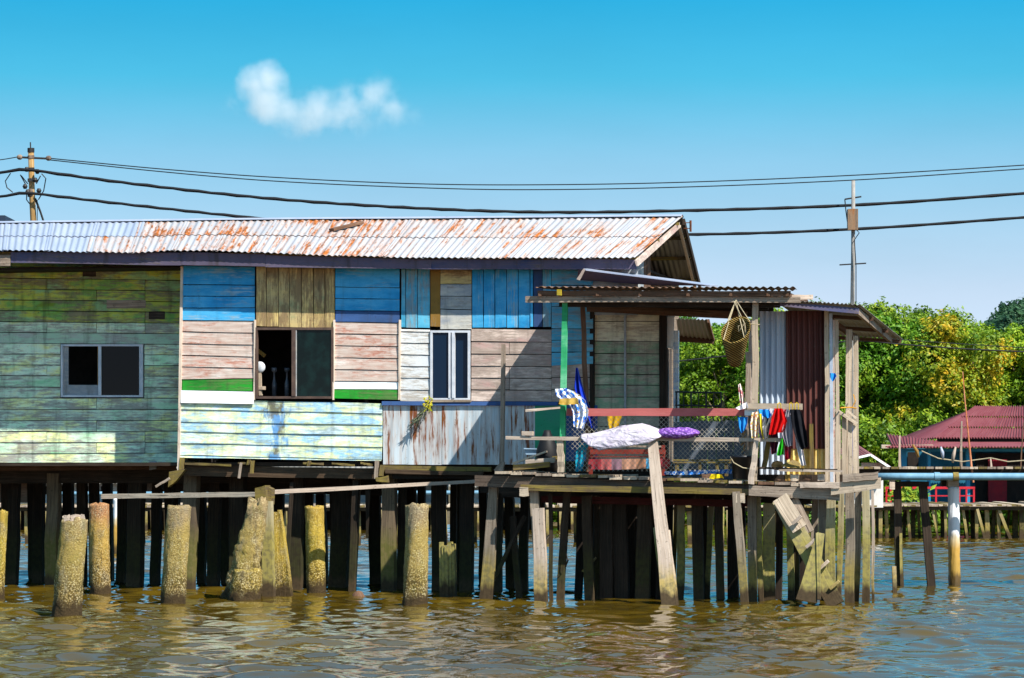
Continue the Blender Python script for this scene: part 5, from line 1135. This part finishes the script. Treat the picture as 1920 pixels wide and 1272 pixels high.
# bundle of long poles / timbers behind
wh = thing('white_hut', 'white walled hut with a small pinkish gable roof beside the porch corner', 'house', on(1632, 955, Yp(96)))
far_box(1600, 890, 1656, 952, 96.0, 3.0, plain('wall_white', '#d0cdc8', '#c4beb8', .8, 3, dirt=.15), 'wall', wh)
for s_, (xa, ya, xb, yb2) in enumerate(((1590, 862, 1632, 852), (1632, 852, 1672, 878))):
    A, B = on(xa, ya, Yp(95.4)), on(xb, yb2, Yp(95.4)); sheet(wh, A+Vector((0, 3.6, .3)), B+Vector((0, 3.6, .3)), B, A, 9, plain('roof_pink', '#a8706c', '#8f5a58', .6))
    bar2(xa, ya+1, xb, yb2+1, 4, 95.3, m_whiter, wh, 'barge_board')
far_box(1616, 868, 1660, 892, 95.8, .2, m_pink, 'gable_board', wh)
for i, (x0, x1, y0, lab) in enumerate(((846, 1035, 912, 'pale far hut seen between the stilts left of the porch'), (60, 240, 905, 'pale far hut seen between the stilts of the green wing'), (-80, 56, 900, 'brown far hut seen between the stilts at the left edge'), (246, 520, 898, 'low brown far hut seen between the stilts under the brown window'), (530, 838, 904, 'wide grey far hut seen between the stilts under the whitewashed panel'), (1045, 1240, 900, 'dark far hut seen between the stilts under the porch'))):
    hh_ = thing('far_hut', lab, 'house', on((x0+x1)/2, 955, Yp(114)), 'pale huts beyond the stilts')
    far_box(x0, y0, x1, 946, 114, 3, [m_hutw, m_hutw, m_brown, m_hutb, m_hutg, m_hutb][i], 'wall', hh_)
    far_box(x0, 952, x1, 1006, 117, .3, m_dkshade, 'under_floor_shade', hh_)  # dark sheet added in place of the shade beneath the hut
    for x in range(int(x0)+15, int(x1)-20, 38): far_box(x, y0+7, x+14, y0+22, 113.9, .1, m_dkshade, 'window', hh_)
    A, B = on(x0-6, y0+1, Yp(113)), on(x1+6, y0+1, Yp(113)); sheet(hh_, A+Vector((0, 3, 1)), B+Vector((0, 3, 1)), B, A, 30, m_under)
    far_box(x0, 943, x1, 950, 113.5, 4, m_greyl, 'floor', hh_)
    for x in range(int(x0)+6, int(x1), 22): bar2(x, 948, x, 1020, 5, 113.6, m_farp, hh_, 'stilt')
for i, (x, y0, Y, m, lab) in enumerate(((219, 936, 80, m_sleeve, 'slender white sleeved pile far under the green wing'), (1352, 900, 88, m_posty, 'slender pale pile far behind the porch'))):
    yb_ = HOR+CAMZ*FPX/Y; roundpile(x, y0, x-1, yb_, 13, 14, m, lab, .005, Y=Y, name='far_pile', group='slender far piles')
mb = MB(); mb.tube([on(90, 926, Yp(75)), on(300, 926, Yp(75)), on(620, 925, Yp(75)), on(880, 924, Yp(75)), on(1100, 924, Yp(75))], .05, 8); solo('far_pipe', mb, m_pipe, 'blue pipe crossing behind the stilts under the long house', 'pipe')

# ================================================================ POWER POLES AND CABLES
m_poleL = rawwood('pole_ochre', ['#6a5030', '#97784a', '#a89a80'], var=.1); m_poleG = plain('pole_concrete', '#8f8c88', '#7a7874', .8)
m_cab = plain('cable_black', '#0c0d10', '#121318', .6, dirt=0); m_iron2 = plain('iron_dark', '#1c1c1f', '#2c2a28', .6); m_cer = plain('ceramic', '#8a7a6a', '#5a4a40', .4)
LP = 66.0; lp = Yp(LP)
pole = thing('power_pole', 'ochre weathered power pole crowded with insulators behind the left roof', 'power pole', Vector((on(62, 600, lp).x, LP, 0)))
s = LP/FPX
mb = MB(); mb.tube([on(58, 280, lp), on(60, 365, lp), on(63, 420, lp), on(66, 700, lp), on(68, 1070, lp)], [5.5*s, 5.5*s, 6*s, 7*s, 8*s], 14); sh = part('shaft', mb, m_poleL, pole, smooth=True)
mb = MB(); mb.tube([on(57, 267, lp), on(57.5, 282, lp)], .014, 5); part('lightning_rod', mb, m_iron2, pole)
mb = MB(); mb.tube([on(33, 295, lp), on(94, 298, lp)], .022, 6); mb.tube([on(58, 278, lp), on(58, 286, lp)], 6.6*s, 12); part('cross_arm', mb, m_iron2, pole)
for x, y in ((37, 295), (91, 297)):
    mb = MB(); mb.tube([on(x-5, y, lp), on(x-2, y, lp), on(x+2, y, lp), on(x+5, y, lp)], [.03, .055, .055, .03], 10); part('insulator', mb, m_cer, pole)
for y in (295, 318, 338, 358, 366):
    mb = MB(); mb.tube([on(58, y-3, Yp(LP)), on(58.4, y+3, Yp(LP))], 6.6*s, 12); part('clamp', mb, m_cer if y % 3 else m_iron2, pole)
for x, y in ((50, 318), (70, 322), (47, 350), (73, 358), (52, 360), (66, 338)):
    mb = MB(); c = on(x, y, Yp(LP-.12)); mb.tube([c-Z*.05, c, c+Z*.05], [.03, .055, .03], 8); part('insulator', mb, m_iron2, pole)
def loop(pts, r=.012, Y=LP-.1): mb = MB(); mb.tube([on(x, y, Yp(Y)) for x, y in pts], r, 5); part('lead_wire', mb, m_cab, pole)
loop([(20, 325), (10, 340), (13, 352), (24, 361)]); loop([(52, 345), (40, 330), (38, 328), (48, 346)]); loop([(78, 326), (86, 335), (82, 358), (72, 375)]); loop([(68, 345), (76, 330)]); loop([(50, 362), (50, 375), (56, 383)])
loop([(66, 372), (75, 395), (84, 422)], .022); loop([(67, 378), (76, 400), (84, 422)]); loop([(70, 375), (70, 425)], .008)
RPY = 64.0; rp = Yp(RPY); s = RPY/FPX
pole2 = thing('power_pole', 'slim pale power pole with a rusty meter box behind the tin shed', 'power pole', Vector((on(1598, 700, rp).x, RPY, 0)))
mb = MB(); mb.tube([on(1600, 339, rp), on(1599.5, 480, rp), on(1598, 600, rp), on(1597, 1075, rp)], [3.6*s, 3.8*s, 4.2*s, 5*s], 14); part('shaft', mb, m_poleG, pole2, smooth=True)
mb = MB(); board(mb, pq(1590, 392, 1609, 431, Yp(RPY-.2)), Vector((0, -1, 0)), .2, 0, 2, .003); part('meter_box', mb, zinc('box_rusty', '#6a5a4a', '#4a4038', '#8a5018', .6), pole2)
mb = MB(); mb.tube([on(1584, 374, rp), on(1615, 369, rp)], .016, 6); mb.tube([on(1584, 374, rp), on(1586, 395, rp), on(1590, 425, rp)], .012, 5); part('bracket', mb, m_iron2, pole2)
mb = MB(); mb.tube([on(1574, 497, rp), on(1624, 494, rp)], .014, 6); part('cross_bar', mb, m_iron2, pole2)
mb = MB(); mb.tube([on(1606, 431, Yp(RPY-.1)), on(1611, 437, Yp(RPY-.1)), on(1602, 450, Yp(RPY-.1)), on(1605, 500, Yp(RPY-.1)), on(1605, 570, Yp(RPY-.1))], .01, 5); part('lead_wire', mb, m_cab, pole2)
def cable(pts, r, Y0, Y1, lab, twist=0.0):
    mb = MB(); out = []; n = 90; x0, x1 = pts[0][0], pts[-1][0]
    for i in range(n+1):
        x = x0+(x1-x0)*i/n
        k = 0
        while k < len(pts)-2 and x > pts[k+1][0]: k += 1
        # smooth cubic through the points
        p = [pts[max(0, k-1)], pts[k], pts[k+1], pts[min(len(pts)-1, k+2)]]; h = p[2][0]-p[1][0]; u = (x-p[1][0])/h
        m1 = (p[2][1]-p[0][1])/(p[2][0]-p[0][0])*h; m2 = (p[3][1]-p[1][1])/(p[3][0]-p[1][0])*h
        y = (2*u**3-3*u*u+1)*p[1][1]+(u**3-2*u*u+u)*m1+(-2*u**3+3*u*u)*p[2][1]+(u**3-u*u)*m2
        out.append(on(x, y+twist*math.sin(x*.13), Yp(Y0+(Y1-Y0)*(x-x0)/(x1-x0))))
    mb.tube(out, [r*(1+.25*twist*math.sin(i*1.9)) for i in range(n+1)], 6); solo('overhead_cable', mb, m_cab, lab, 'cable', 'overhead cables between the power poles', True)
cable([(-60, 338), (0, 324), (48, 318), (78, 322), (250, 345), (500, 372), (750, 389), (1000, 398), (1250, 396), (1600, 385), (1920, 363), (2100, 349)], .032, LP-.08, RPY-.15, 'upper thick black cable sagging across the whole sky', .5)
cable([(-60, 377), (0, 369), (48, 362), (78, 365), (250, 385), (500, 411), (700, 425), (1000, 436), (1290, 440), (1600, 430), (1920, 408), (2100, 394)], .03, LP-.08, RPY-.15, 'lower thick black cable dipping behind the roof ridge', .5)
cable([(91, 297), (300, 317), (500, 332), (750, 344), (960, 347), (1250, 343), (1600, 329), (1920, 310), (2100, 298)], .011, LP, RPY-.3, 'upper of the two thin high wires')
cable([(91, 300), (300, 322), (500, 339), (750, 351), (960, 356), (1250, 352), (1600, 338), (1920, 317), (2100, 305)], .011, LP, RPY-.3, 'lower of the two thin high wires')
cable([(-60, 305), (0, 300), (37, 294)], .010, LP, LP, 'thin high wire running left from the ochre pole')
cable([(1250, 680), (1360, 668), (1420, 661), (1600, 640), (1690, 646), (1800, 654), (1920, 660), (2050, 666)], .018, 78, 78, 'dark cable in front of the mangrove trees at the right')
cable([(1670, 636), (1800, 645), (1920, 652), (2050, 656)], .010, 77, 77, 'pale thin wire just above the dark cable before the trees')
mb = MB(); board(mb, pq(-30, 404, 9, 440, Yp(72)), Vector((0, -1, 0)), 1.5, 0, 2, 0); solo('far_roof_block', mb, plain('navy_block', '#1c2a3c', '#22324a', .7), 'dark blue box top rising behind the roof at the left edge', 'roof')
# ================================================================ WATER, BANK, TREES, HILL, CLOUD
def water():
    rows = [22.0]
    while rows[-1] < 62: rows.append(rows[-1]+.075)
    while rows[-1] < 140: rows.append(rows[-1]+.075*(rows[-1]/62)**3)
    rows = np.array([-60.0, 0.0, 15.0]+rows); nc = 430
    u = np.linspace(-1, 1, nc)
    Yg = np.repeat(rows[:, None], nc, 1); half = np.maximum(.19*rows+3.0, 8.0)
    X = u[None, :]*half[:, None]
    rng = np.random.default_rng(5); Hh = np.zeros_like(X); DX = np.zeros_like(X); DY = np.zeros_like(X)
    for i in range(96):
        lam = .26*(2.2/.26)**rng.random(); th = rng.normal(-1.45, .75); k = 2*np.pi/lam
        a = .00255*lam**.85*(.8 if lam < .45 else 1.0); ph = rng.random()*6.283
        arg = k*(np.cos(th)*X+np.sin(th)*Yg)+ph+1.1*np.sin(.35*X+.23*Yg+i)
        fade = np.clip((2.2*lam*60/np.maximum(Yg, 1)-.15), 0, 1) if lam < .8 else 1.0
        Hh += a*fade*np.sin(arg)*(1+.5*np.sin(.21*X*np.cos(i)+.17*Yg*np.sin(i)+ph))
    Hh = Hh+ .9*Hh*np.abs(Hh)*3
    Hh[:4] = 0
    X[:, 0] = -400; X[:, -1] = 400
    V = np.stack([X, Yg, Hh], -1).reshape(-1, 3); nr = len(rows)
    idx = np.arange(nr*nc).reshape(nr, nc)
    Fq = np.stack([idx[:-1, :-1], idx[:-1, 1:], idx[1:, 1:], idx[1:, :-1]], -1).reshape(-1, 4)
    me = bpy.data.meshes.new('river'); me.vertices.add(len(V)); me.vertices.foreach_set('co', V.astype(np.float32).ravel())
    me.loops.add(Fq.size); me.loops.foreach_set('vertex_index', Fq.astype(np.int32).ravel())
    me.polygons.add(len(Fq)); me.polygons.foreach_set('loop_start', np.arange(0, Fq.size, 4, dtype=np.int32))
    me.update(calc_edges=True); me.polygons.foreach_set('use_smooth', np.ones(len(Fq), dtype=bool))
    t = NT('river_water', .04, .5); t.b.inputs['IOR'].default_value = 1.33
    n1 = t.noise(t.vec(t.pos, (1, .8, 1)), 7.0, 3, .55, .4); n2 = t.noise(t.pos, 22.0, 2, .5)
    t.bump(t.math('ADD', n1, t.math('MULTIPLY', n2, .15)), .008, .5)
    d = t.noise(t.pos, .25, 3, .5)
    me.materials.append(t.col(t.mix(t.step(d, .35, .65), '#43350b', '#50400e')))
    o = _link('river', me); o['kind'] = 'structure'
water()
# riverbed and land sheet to the horizon
bank = MB(); rows = []
for y, z in ((-80, -2.2), (60, -2.2), (118, -1.2), (124, -.15), (128, .25), (140, .6), (400, 1.0), (3500, 1.2)):
    r = []
    for x in np.linspace(-1, 1, 41):
        xx = math.copysign(abs(x)**2*2500, x); r.append(Vector((xx, y, z+(.12*math.sin(xx*1.3)+.1*math.sin(xx*.37+2) if 110 < y < 200 else 0))))
    rows.append(r)
bank.grid(rows)
struct('ground', bank, plain('mud_bank', '#4a3f2a', '#5d5136', .95, 1.5, dirt=.2), True)

def leafmat(name, c1, c2, c3, yellow=None):
    t = NT(name, .55, .35); a = t.noise(t.pos, .55, 4, .6); b = t.noise(t.pos, 3.2, 3, .6)
    c = t.ramp(t.math('ADD', t.math('MULTIPLY', a, .55), t.math('MULTIPLY', b, .45)), [(.36, c1), (.5, c2), (.63, c3)])
    c = t.val(c, t.math('ADD', t.math('MULTIPLY', t.rnd, .3), .85))
    m = t.col(c)
    tr = t.n('ShaderNodeBsdfTranslucent'); t.l(c, tr.inputs[0]); mx = t.n('ShaderNodeMixShader'); mx.inputs[0].default_value = .3
    out = t.t.nodes['Material Output']; t.l(t.b.outputs[0], mx.inputs[1]); t.l(tr.outputs[0], mx.inputs[2]); t.l(mx.outputs[0], out.inputs['Surface']); return m
m_leafA = leafmat('mangrove_leaf', '#34560a', '#6c8e14', '#aaba30')
m_leafB = leafmat('mangrove_leaf_dark', '#264c0a', '#528212', '#94ac2c')
m_leafY = leafmat('tree_leaf_yellowing', '#3f6410', '#7c8a16', '#cda020')
m_leafH = leafmat('hill_leaf_haze', '#20402c', '#2f5538', '#456a44')  # darker, bluer green carries the distance haze in the leaf colour
m_bark = rawwood('bark', ['#4a4030', '#7a6a52', '#a0906f'])
def tree_meshes(seed, hgt, wid, nl, leaf, low=.04, blobs=16, sparse=False):
    rg = np.random.default_rng(seed); tr = MB(); st = R.getstate(); R.seed(seed)
    top = Vector((rg.normal(0, .3), rg.normal(0, .3), hgt*.8))
    tr.tube([Vector((0, 0, -.8)), Vector((.1, 0, hgt*.25)), Vector((-.1, .1, hgt*.5)), top], [.16, .13, .09, .03], 7)
    cs = []
    for i in range(blobs):
        f = low+(.93-low)*(i+.5)/blobs; ang = i*2.4+rg.normal(0, .4)
        prof = math.sin(math.pi*min(1, .18+.80*f))**.6 if not sparse else .7
        rad = wid*prof*rg.uniform(.35, .75); c = Vector((math.cos(ang)*rad, math.sin(ang)*rad*.8, f*hgt)); sz = wid*rg.uniform(.30, .52)*(.9 if f < .8 else .62)
        cs.append((c, sz))
        b = Vector((0, 0, max(.2, f*hgt*.75))); tr.tube([b, b.lerp(c, .55)+Vector((0, 0, .15)), c], [.06, .04, .015], 5)
    R.setstate(st)
    per = nl//blobs; Vs = []; 
    for c, sz in cs:
        d = rg.normal(size=(per, 3)); d /= np.linalg.norm(d, axis=1)[:, None]
        rr = sz*(.55+.5*rg.random(per)**.6)*(1+.22*np.sin(d[:, 0]*7+d[:, 2]*5+seed)+.15*np.sin(d[:, 1]*11))
        p = np.array(c)+d*rr[:, None]*np.array([1, 1, .8])
        nrm = d*.8+rg.normal(size=(per, 3))*.55+np.array([0, 0, .35]); nrm /= np.linalg.norm(nrm, axis=1)[:, None]
        a = np.cross(nrm, rg.normal(size=(per, 3))); a /= np.linalg.norm(a, axis=1)[:, None]; b = np.cross(nrm, a)
        L = leaf*rg.uniform(.7, 1.35, per)[:, None]
        Vs.append(np.stack([p-a*L, p+b*L*.5, p+a*L, p-b*L*.5], 1).reshape(-1, 3))
    V = np.concatenate(Vs); n = len(V)//4
    me = bpy.data.meshes.new('crown'); me.vertices.add(len(V)); me.vertices.foreach_set('co', V.astype(np.float32).ravel())
    me.loops.add(n*4); me.loops.foreach_set('vertex_index', np.arange(n*4, dtype=np.int32)); me.polygons.add(n); me.polygons.foreach_set('loop_start', np.arange(0, n*4, 4, dtype=np.int32))
    me.update(calc_edges=True); me.uv_layers.new(name='uv')
    return tr.mesh('trunk', m_bark, None, True), me
TV = [tree_meshes(11, 8.6, 2.7, 26000, .085), tree_meshes(23, 7.8, 2.9, 26000, .08), tree_meshes(37, 9.2, 2.4, 24000, .09), tree_meshes(51, 8.2, 2.6, 25000, .08)]
TB = tree_meshes(71, 3.2, 1.9, 9000, .075, 0.0, 9)
TS = tree_meshes(83, 9.4, 1.9, 6000, .10, .45, 11, True)
TH = tree_meshes(97, 9.0, 3.6, 4500, .26)
cache = {}
def tree(kind, x, y, z, s, mat, lab, group, nm='mangrove_tree', rz=None, cat='tree'):
    tr, cr = kind; key = (cr.name, mat.name)
    if key not in cache:
        c2 = cr.copy(); c2.materials.clear(); c2.materials.append(mat); cache[key] = c2
    r = thing(nm, lab, cat, (x, y, z), group); r.scale = (s, s, s*R.uniform(.95, 1.05)); r.rotation_euler = (0, 0, R.uniform(0, 6.28) if rz is None else rz)
    a = _link('trunk', tr, r); b = _link('crown', cache[key], r); return r
def txy(px, Y): return (px-960)/FPX*Y
def hgt(py, Y): return CAMZ+(HOR-py)*Y/FPX
GT = 'mangrove trees along the far bank'
front = [(1215, 640), (1265, 625), (1310, 600), (1352, 610), (1400, 600), (1450, 595), (1500, 590), (1552, 600), (1600, 590), (1645, 585), (1690, 612), (1735, 605), (1778, 600), (1822, 618), (1868, 630), (1912, 624), (1955, 618), (2010, 595), (2065, 600)]
back_ = [(1240, 620), (1330, 600), (1425, 590), (1520, 585), (1620, 588), (1715, 598), (1762, 584), (1805, 604), (1850, 622), (1895, 614), (1945, 608), (2030, 590)]
LAB = 'mangrove tree in the unbroken green wall of trees on the far bank'
for i, (px, py) in enumerate(front):
    Y = 132+R.uniform(-2, 2.5); k = TV[i % 4]; h0 = (8.6, 7.8, 9.2, 8.2)[i % 4]
    tree(k, txy(px, Y), Y, .3, (hgt(py, Y)-.3)/h0/.97, m_leafA if i % 3 != 2 else m_leafB, LAB, GT)
for i, (px, py) in enumerate(back_):
    Y = 139+R.uniform(-1.5, 2); k = TV[(i+2) % 4]; h0 = (8.6, 7.8, 9.2, 8.2)[(i+2) % 4]
    if px == 1805:
        px, py = 1782, 586
        tree(k, txy(px, 130), 130, .3, (hgt(py, 130)-.3)/h0/.97, m_leafY, 'yellowing tree with golden leaves among the green mangroves', None, 'yellowing_tree'); continue
    tree(k, txy(px, Y), Y, .4, (hgt(py, Y)-.4)/h0/.97, m_leafB if i % 2 else m_leafA, LAB, GT)
tree(TS, txy(1668, 131), 131, .3, (hgt(566, 131)-.3)/9.4/.98, m_leafB, 'tall thin tree with a loose open top just right of the shed roof', None, 'slender_tree')
tree(TS, txy(1722, 133), 133, .3, (hgt(580, 133)-.3)/9.4/.98, m_leafA, 'loose topped pale tree beside the rounded yellowing tree', None, 'slender_tree')
for i in range(34):   # low bushes at the foot of the trees
    px = 1190+i*27 if i < 32 else 820+i*6; Y = 126.5+R.uniform(-1, 1.5)
    tree(TB, txy(px, Y), Y, .1, R.uniform(.8, 1.35), m_leafA if i % 3 else m_leafB, 'low mangrove bush at the foot of the trees on the far bank', 'low bushes along the far bank', 'mangrove_bush', cat='bush')
# far hill
HY = 320.0; hill = MB(); rows = []
for j in range(15):
    v = j/14; r = []
    for i in range(61):
        px = 1560+i*24; x = txy(px, HY); e = max(0, min(1, (px-1740)/330)); hh2 = (hgt(880, HY)+(hgt(590, HY)-hgt(880, HY))*(e*e*(3-2*e)))
        r.append(Vector((x, HY-60+120*v, max(.5, hh2*math.sin(math.pi*v)+.6*math.sin(i*.9+j)))))
    rows.append(r)
hill.grid(rows); struct('hill', hill, plain('hill_green', '#243d22', '#34502c', .95, .3), True)
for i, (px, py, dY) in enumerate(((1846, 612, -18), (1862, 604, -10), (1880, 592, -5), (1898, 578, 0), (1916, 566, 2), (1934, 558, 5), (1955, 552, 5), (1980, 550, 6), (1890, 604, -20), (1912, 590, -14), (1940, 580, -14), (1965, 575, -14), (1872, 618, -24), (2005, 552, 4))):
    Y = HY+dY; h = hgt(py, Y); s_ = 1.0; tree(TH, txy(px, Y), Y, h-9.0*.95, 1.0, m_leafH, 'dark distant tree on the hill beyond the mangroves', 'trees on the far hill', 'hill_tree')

# cloud
CY = 900.0; cc = on(600, 185, Yp(CY)); sC = CY/FPX
CB = [(-122, -24, 42, 1.25), (-98, -34, 40, 1.3), (-100, 4, 48, 1.25), (-62, 30, 44, .75), (-30, 34, 48, .7), (-4, 26, 46, .95), (28, 28, 50, .62), (62, 20, 56, .62), (84, 10, 50, .6), (105, 0, 52, .6), (128, 20, 48, .55), (-158, 12, 36, .3), (165, 40, 40, .25)]
cb = MB(); box(cb, cc+Vector((-235*sC, -75*sC, -110*sC)), Vector((470*sC, 0, 0)), Vector((0, 150*sC, 0)), Vector((0, 0, 220*sC)))
t = NT('cloud_vapour'); t.t.nodes.remove(t.b)
acc = None
warp = t.n('ShaderNodeTexNoise'); t.l(t.pos, warp.inputs['Vector']); warp.inputs['Scale'].default_value = .16/ (sC*6); warp.inputs['Detail'].default_value = 5; warp.inputs['Roughness'].default_value = .6
for dx, dy, r_, g in CB:
    d = t.n('ShaderNodeVectorMath'); d.operation = 'DISTANCE'; t.l(t.pos, d.inputs[0]); d.inputs[1].default_value = cc+Vector((dx*sC, R.uniform(-10, 10)*sC, -dy*sC))
    q = t.math('SUBTRACT', 1.0, t.math('DIVIDE', d.outputs['Value'], r_*1.25*sC)); q = t.math('MULTIPLY', t.math('MAXIMUM', q, 0.0), g)
    acc = q if acc is None else t.math('MAXIMUM', acc, q)
den = t.math('ADD', acc, t.math('MULTIPLY', t.math('SUBTRACT', warp.outputs[0], .57), 1.9))
den = t.math('MULTIPLY', t.math('MAXIMUM', t.math('MULTIPLY', den, t.step(acc, .02, .35)), 0.0), .10)
pv = t.n('ShaderNodeVolumePrincipled'); pv.inputs['Color'].default_value = (1, 1, 1, 1); pv.inputs['Anisotropy'].default_value = .0; t.l(den, pv.inputs['Density'])
t.l(pv.outputs[0], t.t.nodes['Material Output'].inputs['Volume'])
cl = solo('cloud', cb, t.m, None, None, kind='structure')
bm = bmesh.new(); bm.from_mesh(cl.data); bmesh.ops.recalc_face_normals(bm, faces=bm.faces); bm.to_mesh(cl.data); bm.free()
